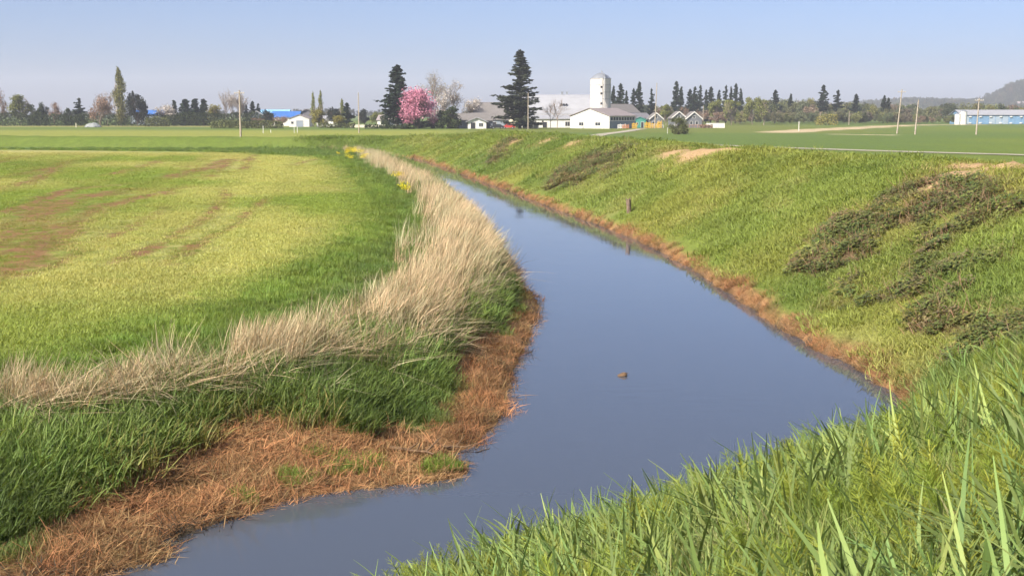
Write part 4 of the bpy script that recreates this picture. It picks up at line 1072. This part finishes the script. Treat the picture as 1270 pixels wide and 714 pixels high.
for u in (1.0, 1.9, 2.8): multi('roof_hatch', [(u - 0.3, u + 0.3, -5.75, -5.3, 7.9, 8.5)], M_DARK, b)
tag(b, 'large barn with pale grey curved roof between spruce and silo', 'barn')
# lean-to in front of the barn
b = root_at('milking_shed', 690, 434); b['dims'] = (20, 8, 3, 1)
v, f = box_vf(-10, 10, -4, 4, -0.4, 3.0); pyd('wall', v, f, M_WHITE, b)
v = [(-10.4, -4.5, 3.0), (10.4, -4.5, 3.0), (10.4, 4.2, 4.3), (-10.4, 4.2, 4.3), (-10.4, -4.5, 3.2), (10.4, -4.5, 3.2), (10.4, 4.2, 4.5), (-10.4, 4.2, 4.5)]
pyd('roof', v, box_vf(0, 1, 0, 1, 0, 1)[1], M_GREYROOF, b)
for u, w_, z0, h_ in ((-7.6, 0.8, 1.0, 1.2), (-4.2, 1.5, 0.0, 2.0), (3.8, 1.6, 0.6, 1.5), (8.0, 2.6, 0.0, 2.6)): opening(b, 'front', u, z0, w_, h_, 'doorway' if z0 < 0.5 else 'window', M_WHITE, M_DARK)
tag(b, 'low white lean-to with dark doorways below the curved barn roof', 'shed')
# silo
def lathe(prof, n=40):
    v, f = [], []
    for r_, z_ in prof: v += [(r_ * math.cos(2 * math.pi * k / n), r_ * math.sin(2 * math.pi * k / n), z_) for k in range(n)]
    for i in range(len(prof) - 1):
        for k in range(n): f.append((i * n + k, i * n + (k + 1) % n, (i + 1) * n + (k + 1) % n, (i + 1) * n + k))
    return v, f
b = root_at('silo', 744.5, 425); HS = (141.5 - 99) / FPX * 425 + 4.8; RS = 12.6 / FPX * 425
v, f = lathe([(RS, -0.4), (RS, HS)]); pyd('wall', v, f, M_SILO, b)
for z_ in (HS * 0.35, HS * 0.585, HS * 0.72, HS * 0.865, HS - 0.12): v, f = lathe([(RS + 0.01, z_), (RS + 0.07, z_ + 0.02), (RS + 0.07, z_ + 0.2), (RS + 0.01, z_ + 0.22)]); pyd('ring', v, f, M_RING, b)
v, f = lathe([(RS + 0.12, HS), (RS * 0.96, HS + 0.25), (RS * 0.7, HS + 1.1), (RS * 0.35, HS + 1.75), (0.25, HS + 2.0), (0.02, HS + 2.05)]); pyd('dome', v, f, M_METAL, b)
ch = multi('chute', [(-0.4, 0.4, -RS - 0.14, -RS + 0.15, 1.5, HS + 0.1)], M_SILO, b)
for z_ in (4.6, 8.0, 11.4, 13.6): multi('hatch', [(-0.33, 0.33, -RS - 0.19, -RS - 0.145, z_, z_ + 0.7)], M_DARK, ch)
v, f = tubes([(np.array([1.15, -RS - 0.2, HS * 0.55]), np.array([1.15, -RS - 0.2, HS + 1.2]), 0.16, 0.16), (np.array([1.15, -RS - 0.2, HS + 1.2]), np.array([0.2, -0.4, HS + 2.6]), 0.16, 0.16), (np.array([0.2, -0.4, HS + 1.9]), np.array([0.2, -0.4, HS + 2.9]), 0.12, 0.1)], 8)
add('filling_pipe', mesh_np('filling_pipe', v, f, [M_METAL]), b)
tag(b, 'tall white concrete silo with domed cap behind the white shed', 'silo')
# houses behind the silo and shed
b = gabled('slate_house', 766, 462, -50, 8.5, 14, 5.6, 2.8, M_SLATE, M_TANROOF, 'blue-grey gabled house just right of the silo', 'house', 0.5)
opening(b, 'front', -1.2, 3.6, 1.0, 1.2); opening(b, 'front', 1.4, 3.6, 1.0, 1.2)
b = gabled('machine_shed', 783, 450, -60, 7, 13, 3.4, 1.7, M_GREYWALL, M_DARKROOF_SHADE, 'low dark-roofed shed between blue-grey house and teal hut', 'shed', 0.4)
opening(b, 'front', 0, 0, 2.6, 2.4, 'doorway', M_WHITE, M_DARK)
b = gabled('teal_hut', 794, 428, -10, 4.2, 4, 2.7, 0.9, M_TEAL, M_TEAL, 'small teal green hut at the right end of the white shed', 'hut', 0.25)
opening(b, 'front', 0.9, 0, 0.9, 2.0, 'doorway', M_WHITE, M_DARK); opening(b, 'front', -1.0, 1.0, 0.8, 0.8)
# low farmhouse
b = gabled('farmhouse', 583, 407, 90, 9, 15, 2.9, 1.9, M_GREYWALL, M_TANROOF, 'low grey farmhouse with wide roof behind the dark green bush', 'house', 0.9)
opening(b, 'left', -4.2, 0.9, 1.6, 1.1); opening(b, 'left', 0.3, 0.0, 1.0, 2.0, 'doorway', M_WHITE, M_DARK); opening(b, 'left', 3.6, 0.9, 2.2, 1.1); opening(b, 'left', 6.0, 0.9, 0.9, 1.1)
b = gabled('porch_wing', 592, 401, 0, 6, 8, 2.3, 1.2, M_WHITE, M_GREYROOF, 'pale-roofed wing on the right of the low grey farmhouse', 'house', 0.7)
opening(b, 'front', -1.3, 0.0, 1.5, 2.0, 'doorway', M_WHITE, M_DARK); opening(b, 'front', 1.3, 0.7, 1.3, 1.1)
b = gabled('tan_barn', 614, 442, 90, 8, 15, 5.2, 3.6, M_CREAM, M_TANROOF, 'cream barn with tan roof left of the tallest spruce', 'barn', 0.4)
opening(b, 'left', -2.5, 1.2, 1.4, 1.2); opening(b, 'left', 2.5, 1.2, 1.4, 1.2)
b = gabled('lower_barn', 608, 428, 90, 7, 13, 2.9, 2.1, M_GREYWALL, M_TANROOF, 'grey lean building in front of the cream barn', 'shed', 0.4)
opening(b, 'left', -1.5, 0, 1.3, 2.0, 'doorway', M_WHITE, M_DARK); opening(b, 'left', 2.2, 0.9, 1.4, 1.1)
# play houses
for px, D, w_, hw_, hr_, lb in ((812, 428, 4.6, 3.2, 1.9, 'leftmost gabled play house with white trim behind yellow frames'), (840, 432, 5.4, 3.4, 2.2, 'middle gabled play house half hidden by the olive bush'), (858.5, 430, 5.6, 3.2, 2.3, 'rightmost gabled play house with white trim and brown porch')):
    b = gabled('play_house', px, D, 6, w_, 5, hw_, hr_, M_PLAYWALL, M_TANROOF, lb, 'house', 0.35, group='small gabled play houses')
    a = w_ / 2 + 0.35; s = hr_ / (w_ / 2)
    for sx in (-1, 1):
        v = [(sx * a, -2.98, hw_ - 0.35 * s - 0.2), (0, -2.98, hw_ + hr_ - 0.2), (0, -2.98, hw_ + hr_ + 0.25), (sx * a, -2.98, hw_ - 0.35 * s + 0.25)]
        v += [(q[0], -2.88, q[2]) for q in v]
        pyd('barge_board', v, [(0, 1, 2, 3), (7, 6, 5, 4), (0, 4, 5, 1), (1, 5, 6, 2), (2, 6, 7, 3), (3, 7, 4, 0)], M_WHITE, b)
    opening(b, 'front', 0, hw_ + 0.2, 0.8, 0.7); opening(b, 'front', -1.0, 1.2, 0.8, 1.0); opening(b, 'front', 1.0, 1.2, 0.8, 1.0)
    multi('porch_rail', [(-w_ / 2, w_ / 2, -3.6, -3.5, 0.9, 1.02)] + [(-w_ / 2 + k * w_ / 6, -w_ / 2 + k * w_ / 6 + 0.1, -3.6, -3.5, -0.2, 0.9) for k in range(7)], M_ORANGE if px > 850 else M_WHITE, b)
# far left buildings
b = gabled('white_barn', 373, 470, 4, 7.6, 12, 3.1, 1.4, M_WHITE, M_PINKROOF, 'white gabled barn below the blue roof on the left horizon', 'barn', 0.3)
opening(b, 'front', 0.2, 0, 2.6, 2.4, 'doorway', M_WHITE, M_GREYWALL); opening(b, 'front', -2.6, 1.2, 0.8, 0.8)
b = gabled('blue_roof_barn', 356, 505, 88, 9, 11, 3.6, 2.2, M_WHITE, M_BLUEROOF, 'barn with bright blue roof behind the white gabled barn', 'barn', 0.5)
opening(b, 'left', 2.0, 0, 2.5, 2.6, 'doorway', M_WHITE, M_DARK)
b = gabled('blue_roof_shed', 340, 540, 88, 10, 14, 4.4, 2.2, M_GREYWALL, solid('light_blue_roof', (0.22, 0.42, 0.62), 0.5), 'far long shed with light blue roof behind the bright blue one', 'shed', 0.5)
opening(b, 'left', 0.0, 0, 2.5, 2.6, 'doorway', M_WHITE, M_DARK)
b = gabled('white_roof_house', 319, 505, 10, 5, 6, 4.4, 1.5, M_GREYWALL, M_WHITE, 'house with small white roof left of the blue roofed barn', 'house', 0.5)
opening(b, 'left', 0.0, 1.2, 1.4, 1.2)
b = gabled('dark_hall', 380, 515, 10, 5, 6, 5.6, 1.2, M_DARKROOF_SHADE, M_PINKROOF, 'dark building with pale roof behind the white gabled barn', 'building', 0.6)
opening(b, 'left', 0.0, 1.2, 1.4, 1.2)
b = gabled('blue_house', 186, 560, 85, 8, 15, 4.6, 1.8, M_GREYWALL, M_BLUEROOF, 'far house with blue roof right of the poplar', 'house', 0.5)
opening(b, 'left', 2.0, 1.2, 1.4, 1.2)
b = gabled('cottage', 484, 445, 80, 6, 8, 2.6, 1.6, M_WHITE, M_PINKROOF, 'small pink-roofed cottage peeping out left of the cherry', 'house', 0.4)
opening(b, 'left', 0.0, 0.9, 1.4, 1.1)
b = gabled('roadside_cottage', 408, 470, 80, 6, 8, 2.6, 1.4, M_WHITE, M_GREYROOF, 'small grey-roofed cottage between the two yellow willows', 'house', 0.4)
opening(b, 'left', 0.0, 0.9, 1.4, 1.1)
# blue long building on the right
b = gabled('blue_barn', 1250, 585, 90, 16, 50, 4.4, 2.2, M_BLUEWALL, M_GREYROOF, 'long blue panelled barn with pale roof at the right edge', 'barn', 0.6)
for k in range(16):
    u = -23.4 + k * 3.1
    multi('wall_panel', [(-8.09, -8.01, u - 1.4, u + 1.4, 0.1, 3.9)], [M_BLUEWALL, M_PALEBLUE, M_BLUEWALL, M_PALEBLUE][(k * 7 // 3) % 4], b)
for k in range(10):
    u = -22 + k * 4.8
    for z_ in (0.3, 3.3): multi('fan_hood', [(-8.6, -8.1, u - 0.55, u + 0.55, z_, z_ + 0.5)], M_WHITE, b)
def tank(px, D, r_, h_, label):
    o = root_at('storage_tank', px, D)
    v, f = lathe([(r_, -0.3), (r_, h_)], 20); pyd('shell', v, f, M_WHITE, o)
    v, f = lathe([(r_ + 0.05, h_), (r_ * 0.5, h_ + r_ * 0.4), (0.02, h_ + r_ * 0.5)], 20); pyd('lid', v, f, M_METAL, o)
    return tag(o, label, 'tank', 'white tanks by the blue barn')
tank(1187.5, 560, 1.3, 4.6, 'shorter white feed tank at the left end of the blue barn'); tank(1194.5, 560, 1.6, 5.8, 'taller white feed tank touching the blue barn')
def low_wall(name, px0, px1, D, h, m, label):
    o = root_at(name, (px0 + px1) / 2, D); L = (px1 - px0) / FPX * D; n = max(3, int(L / 2.4))
    for k in range(n): multi('panel', [(-L / 2 + k * L / n + 0.03, -L / 2 + (k + 1) * L / n - 0.03, -0.06, 0.06, -0.2, h)], m, o)
    multi('capping', [(-L / 2, L / 2, -0.1, 0.1, h + 0.01, h + 0.09)], M_WHITE, o)
    return tag(o, label, 'wall')
low_wall('white_wall', 876, 899, 425, 1.6, M_WHITE, 'long low white wall right of the play houses')
low_wall('roadside_wall', 434, 478, 430, 0.9, M_CREAM, 'low pale wall along the far road by the second pole')
low_wall('yard_wall', 648, 668, 404, 1.3, M_CREAM, 'short pale yard wall at the foot of the tallest spruce')
# cars
def car(px, D, rz, paint, label):
    o = root_at('parked_car', px, D, rz)
    pf = [(-2.1, 0.35), (-2.15, 0.75), (-1.95, 0.95), (-1.2, 1.02), (-0.6, 1.48), (0.9, 1.5), (1.6, 1.05), (2.1, 0.95), (2.15, 0.4)]
    n = len(pf); v = [(x_, -0.85, z_) for x_, z_ in pf] + [(x_, 0.85, z_) for x_, z_ in pf]
    pyd('body', v, [tuple(range(n)), tuple(range(2 * n - 1, n - 1, -1))] + [(i, n + i, n + (i + 1) % n, (i + 1) % n) for i in range(n)], paint, o)
    multi('side_window', [(-0.5, 0.2, -0.875, 0.875, 1.05, 1.38), (0.28, 0.95, -0.875, 0.875, 1.05, 1.38)], M_GLASS, o)
    for sx in (-1.35, 1.35):
        for sy in (-0.82, 0.82):
            v, f = lathe([(0.02, -0.1), (0.33, -0.1), (0.33, 0.1), (0.02, 0.1)], 16); w_ = pyd('wheel', v, f, M_RUBBER, o); w_.location = (sx, sy, 0.33); w_.rotation_euler = (math.pi / 2, 0, 0)
            v, f = lathe([(0.02, -0.115), (0.18, -0.115), (0.18, 0.115), (0.02, 0.115)], 12); pyd('rim', v, f, M_METAL, w_)
    for sy in (-0.55, 0.55): multi('headlight', [(-2.17, -2.1, sy - 0.18, sy + 0.18, 0.6, 0.75)], M_WHITE, o)
    return tag(o, label, 'car')
car(616.5, 396, 8, M_BLACKCAR, 'dark car parked between low farmhouse and tallest spruce'); car(631, 399, -6, M_RED, 'red car partly behind the tallest spruce')
# yellow frames before the play houses and barrier panels by the shed
def frame_thing(name, px, D, w_, h_, m, label, cat):
    o = root_at(name, px, D); 
    for k in range(4): multi('post', [(-w_ / 2 + k * w_ / 3 - 0.09, -w_ / 2 + k * w_ / 3 + 0.09, -0.09, 0.09, -0.2, h_ * (1 if k % 2 else 0.85))], m, o)
    for k in range(3): multi('board', [(-w_ / 2 + 0.1, w_ / 2 - 0.1, -0.15, -0.1, h_ * (0.12 + 0.27 * k), h_ * (0.12 + 0.27 * k) + h_ * 0.16)], m, o)
    return tag(o, label, cat)
frame_thing('climbing_frame', 803, 412, 1.8, 2.3, M_YELLOW, 'narrow yellow wooden frame right of the white shed', 'frame')
frame_thing('climbing_frame', 811, 414, 3.2, 1.9, M_YELLOW, 'low wide yellow board frame before the leftmost play house', 'frame')
frame_thing('climbing_frame', 818, 416, 1.4, 2.6, M_YELLOW, 'tall yellow frame at the right of the leftmost play house', 'frame')
frame_thing('barrier', 771, 398, 2.4, 1.6, M_WHITE, 'white barrier panel beside the shaded wall of the white shed', 'barrier')
frame_thing('barrier', 776, 397, 2.0, 1.5, M_ORANGE, 'orange barrier panel next to the white one by the shed', 'barrier')
frame_thing('barrier', 787, 399, 1.5, 2.0, M_YELLOW, 'yellow barrier near the right end of the white shed', 'barrier')
# far hillside houses
for i, (px, D, w_) in enumerate([(1235, 2060, 20), (1243, 2120, 26), (1257, 2140, 22), (1266, 2180, 24), (1217, 2000, 14), (1229, 2150, 16), (1250, 2050, 14), (1126, 2100, 16), (1098, 2000, 14)]):
    x = (px - 635) / FPX * D; o = gabled('hillside_house', px, D, 80 + (i * 23) % 30, w_ * 0.45, w_, 6, 3, M_WHITE, M_PINKROOF, '%s among the trees on the far wooded hill' % ['pale house nearest the blue barn roof', 'widest pale house', 'pale house just left of the right edge', 'pale house at the right edge', 'small pale house above the tall upright pole', 'pale house left of the widest one', 'lowest pale house', 'pale roof right of the leaning poles', 'pale roof left of the leaning poles'][i], 'house', 0.8, group='hillside houses')
    o.location.z = float(hill_z(np.array([x]), np.array([float(D)]))[0]) + 2.0
# ------------------------------------------------------------------ utility poles and stakes
def pole(px, base, top, label, arm=True, lean=0.0, r_=0.15, D=None, toppx=None):
    D = D or float(at_z(px, base, PLAIN)[1]); o = root_at('utility_pole', px, D)
    g = o.location.z; h_ = at_d(px, top, D)[2] - g; dx = 0 if toppx is None else (toppx - px) / FPX * D
    v, f = tubes([(np.array([0, 0, -0.3]), np.array([dx, 0, h_]), r_ * 1.25, r_ * 0.8)], 10); add('shaft', mesh_np('pole_shaft', v, f, [M_WOODPOLE]), o)
    if arm:
        az = h_ * 0.94; ax = dx * 0.94
        ca_ = multi('crossarm', [(ax - 1.0, ax + 1.0, -0.2, -0.09, az - 0.07, az + 0.07)], M_WOODPOLE, o)
        for u in (-0.9, -0.4, 0.4, 0.9): multi('insulator', [(ax + u - 0.05, ax + u + 0.05, -0.19, -0.1, az + 0.075, az + 0.25)], M_WHITE, ca_)
    return tag(o, label, 'pole', 'utility poles')
pole(298, 172, 112, 'nearest utility pole standing in the green strip left of the canal', r_=0.17)
pole(445, 165.5, 115, 'thin utility pole left of the narrow spruce', False, r_=0.13)
pole(655, 160, 115, 'wooden pole standing before the tallest spruce', False, D=385)
pole(812, 158, 103, 'tall leaning wooden pole among the play houses', False, D=408, toppx=814)
pole(1113, 165.5, 111, 'leaning utility pole by the sand bank, left of a shorter one', True, toppx=1117)
pole(1135.5, 167, 124, 'shorter leaning pole right of the taller leaning utility pole', False, toppx=1138)
pole(1211.5, 167.5, 122, 'upright utility pole in front of the blue barn', True, toppx=1213)
pole(872, 158, 131, 'slim pole left of the long white wall', False, D=430, r_=0.12)
pole(1017, 156, 139, 'short white pole at the foot of the far wood', False, D=540, r_=0.14)
pole(1053, 157, 138, 'short grey pole at the far wood left of the sand bank', False, D=540, r_=0.14)
def stake(px, base, top, wpx, m, label, D=None):
    D = D or float(at_z(px, base, PLAIN)[1]); o = root_at('marker_stake', px, D)
    h_ = at_d(px, top, D)[2] - o.location.z; w_ = wpx / FPX * D / 5
    v, f = box_vf(-w_, w_, -w_, w_, -0.2, h_ * 0.93); o2 = pyd('post', v, f, m, o)
    v = [(-w_, -w_, h_ * 0.932), (w_, -w_, h_ * 0.932), (w_, w_, h_ * 0.932), (-w_, w_, h_ * 0.932), (0, 0, h_)]
    pyd('cap', v, [(0, 1, 4), (1, 2, 4), (2, 3, 4), (3, 0, 4)], m, o)
    return tag(o, label, 'stake', 'marker stakes in the fields')
stake(326, 165.5, 156, 1.6, M_WHITE, 'pale stake in the green strip right of the near pole')
stake(335.5, 165, 161, 1.6, M_WHITE, 'short pale stake right of the taller pale one')
stake(364.5, 165.5, 156, 1.3, M_WHITE, 'pale post left of a pair below the white gabled barn')
stake(368.5, 165, 157, 1.3, M_WHITE, 'pale post right of a pair below the white gabled barn')
stake(94, 158.5, 152.5, 1.8, M_CREAM, 'small cream stake at the far left field edge')
stake(991, 162, 150.5, 1.8, M_WHITE, 'white stake at the left tip of the sand bank')
stake(828, 166, 158, 1.0, M_WHITE, 'thin pale stake beside the round olive bush', D=300)
def mound(px, D, label):
    o = root_at('covered_heap', px, D); v, f = lathe([(2.3, -0.2), (2.2, 0.3), (1.7, 1.0), (1.0, 1.45), (0.3, 1.6), (0.02, 1.62)], 20)
    v = [(x_ * (1.3 + 0.1 * math.sin(5 * y_)), y_, z_ * (1 + 0.08 * math.sin(3 * x_))) for x_, y_, z_ in v]
    pyd('cover', v, f, solid('grey_sheet', (0.24, 0.25, 0.24), 0.7, 0.2), o)
    for a in range(6): p = multi('weight', [(-0.25, 0.25, -0.2, 0.2, -0.05, 0.22)], M_RUBBER, o); p.location = (2.95 * math.cos(a + 0.3), 2.2 * math.sin(a + 0.3), 0)
    return tag(o, label, 'heap')
mound(115, 440, 'grey sheeted heap at the far edge of the sown field')
# old post on the dyke
p = hit(780, 264); hp = 17.5 / FPX * p[1]
o = bpy.data.objects.new('broken_post', None); COL.objects.link(o); o.location = tuple(p); o.rotation_euler = (0.03, -0.05, 0.4)
prof = [(0.13, -0.3), (0.125, hp * 0.5), (0.115, hp * 0.85)]; v, f = lathe(prof, 14)
k0 = len(v); v += [(0.11 * math.cos(2 * math.pi * k / 14), 0.11 * math.sin(2 * math.pi * k / 14), hp * (0.9 + 0.12 * random.Random(k).random())) for k in range(14)]; v.append((0, 0, hp * 0.86))
f += [(k0 - 14 + k, k0 - 14 + (k + 1) % 14, k0 + (k + 1) % 14, k0 + k) for k in range(14)] + [(k0 + k, k0 + (k + 1) % 14, len(v) - 1) for k in range(14)]
pyd('shaft', v, f, M_OLDPOST, o)
for a in (0.4, 2.3, 4.4): q = multi('splinter', [(-0.012, 0.012, -0.03, 0.03, hp * 0.55, hp * 1.04)], M_OLDPOST, o); q.location = (0.125 * math.cos(a), 0.125 * math.sin(a), 0)
tag(o, 'old broken wooden post on the grassy dyke slope above the water', 'post')
# gravel track across the right plain
tg = []; N_ = np.gradient(TRACKc, axis=0); N_ /= np.linalg.norm(N_, axis=1, keepdims=True); nn = np.stack([-N_[:, 1], N_[:, 0]], -1)
hw = 1.7
rows = [TRACKc + nn * s for s in (-hw, -hw * 0.5, 0, hw * 0.5, hw)]
v = np.stack(rows, 1).reshape(-1, 2); zz = height(v[:, 0], v[:, 1]).reshape(-1, 5).max(1) + 0.04
zz = np.maximum.reduce([zz, np.roll(zz, 1), np.roll(zz, -1)]); zz[0] = zz[1]; zz[-1] = zz[-2]
v = np.hstack([v, np.repeat(zz, 5)[:, None]]); nr = len(TRACKc)
f = [(i * 5 + k, i * 5 + k + 1, i * 5 + k + 6, i * 5 + k + 5) for i in range(nr - 1) for k in range(4)]
tag(add('gravel_track', mesh_np('gravel_track', v, np.array(f), [M_GRAVEL])), kind='structure')
# driftwood and floating debris
M_DRIFT = solid('driftwood', (0.17, 0.105, 0.06), 0.9, 0.3, 8, bump=0.6)
def branch_thing(name, px, py, L, r_, yaw, label, lift, seed, parts=3):
    r = random.Random(seed); p = hit(px, py); o = bpy.data.objects.new(name, None); COL.objects.link(o); o.location = (p[0], p[1], max(p[2], 0) + lift); o.rotation_euler = (0, 0, yaw)
    segs = []; q = np.array([-L / 2, 0, 0.0])
    for i in range(5):
        q2 = q + np.array([L / 5, r.uniform(-0.05, 0.05) * L, r.uniform(-0.01, 0.02) * L]); segs.append((q, q2, r_ * (1 - i * 0.14), r_ * (1 - (i + 1) * 0.14))); q = q2
    v, f = tubes(segs, 8); add('stem', mesh_np(name + '_stem', v, f, [M_DRIFT]), o)
    for k in range(parts):
        b0 = segs[1 + k % 4][1]; e = b0 + np.array([r.uniform(0.1, 0.3), r.uniform(-0.3, 0.3), r.uniform(0.0, 0.25)]) * L
        v, f = tubes([(b0, e, r_ * 0.5, r_ * 0.2)], 6); add('twig', mesh_np(name + '_twig', v, f, [M_DRIFT]), o)
    return tag(o, label, 'branch')
branch_thing('driftwood_branch', 512, 566, 0.9, 0.035, -0.5, 'grey driftwood branch lying on the brown shelf of the left bank', 0.10, 1)
branch_thing('driftwood_branch', 560, 562, 0.8, 0.03, -0.25, 'driftwood stick by the small muddy inlet of the left bank', 0.10, 2)
branch_thing('floating_twig', 597, 571, 0.32, 0.012, 0.9, 'small dark twig sticking out of the water near the left bank', 0.0, 3, 4)
o = bpy.data.objects.new('floating_clump', None); COL.objects.link(o); p = at_z(772, 466, 0.0); o.location = (p[0], p[1], 0.0); o.rotation_euler = (0, 0, 0.2)
v, f = lathe([(0.02, -0.05), (0.09, -0.03), (0.11, 0.02), (0.08, 0.06), (0.03, 0.075), (0.01, 0.078)], 14); v = [(x_ * (1.1 + 0.15 * math.sin(9 * y_)), y_ * 0.8, z_ * (1 + 0.3 * math.sin(20 * x_))) for x_, y_, z_ in v]
pyd('clod', v, f, M_DRIFT, o); v, f = tubes([(np.array([-0.05, 0, 0.04]), np.array([0.16, 0.03, 0.06]), 0.012, 0.006)], 6); add('twig', mesh_np('clump_twig', v, f, [M_DRIFT]), o)
tag(o, 'small brown clump floating in the middle of the canal', 'debris')
# yellow flowering mustard at the field corner
def mustard_plants():
    pts = []
    for px, py, k, s in ((437, 190, 16, 0.9), (442, 197, 8, 0.7), (432, 186, 6, 0.7), (497, 222, 3, 0.25), (506, 238, 2, 0.2)):
        c0 = at_z(px, py, 1.4)
        for i in range(k): pts.append((c0[0] + rng.normal(0, s), c0[1] + rng.normal(0, s * 3)))
    P = np.array(pts); z = height(P[:, 0], P[:, 1])
    place('mustard', 'yellow flowering mustard by the far bend of the canal', 'flowers', 'mustard', P[:, 0], P[:, 1], z, rng.uniform(0.6, 1.0, len(P)), vary(np.tile(C(0.62, 0.50, 0.03), (len(P), 1)), len(P), 0.15))
mustard_plants()
# ------------------------------------------------------------------ haze
m, nt, out = mat('haze_air'); pv = N(nt, 'ShaderNodeVolumePrincipled')
pv.inputs['Color'].default_value = (0.90, 0.92, 1.0, 1); pv.inputs['Density'].default_value = HAZE
pv.inputs['Anisotropy'].default_value = 0.0
nt.links.new(pv.outputs[0], out.inputs['Volume'])
v, f = box_vf(-5200, 5200, -900, 5600, -3.0, 170.0)
tag(pyd('haze', v, f, m), kind='stuff')
for o in S.objects:
    if 'dims' in o: del o['dims']
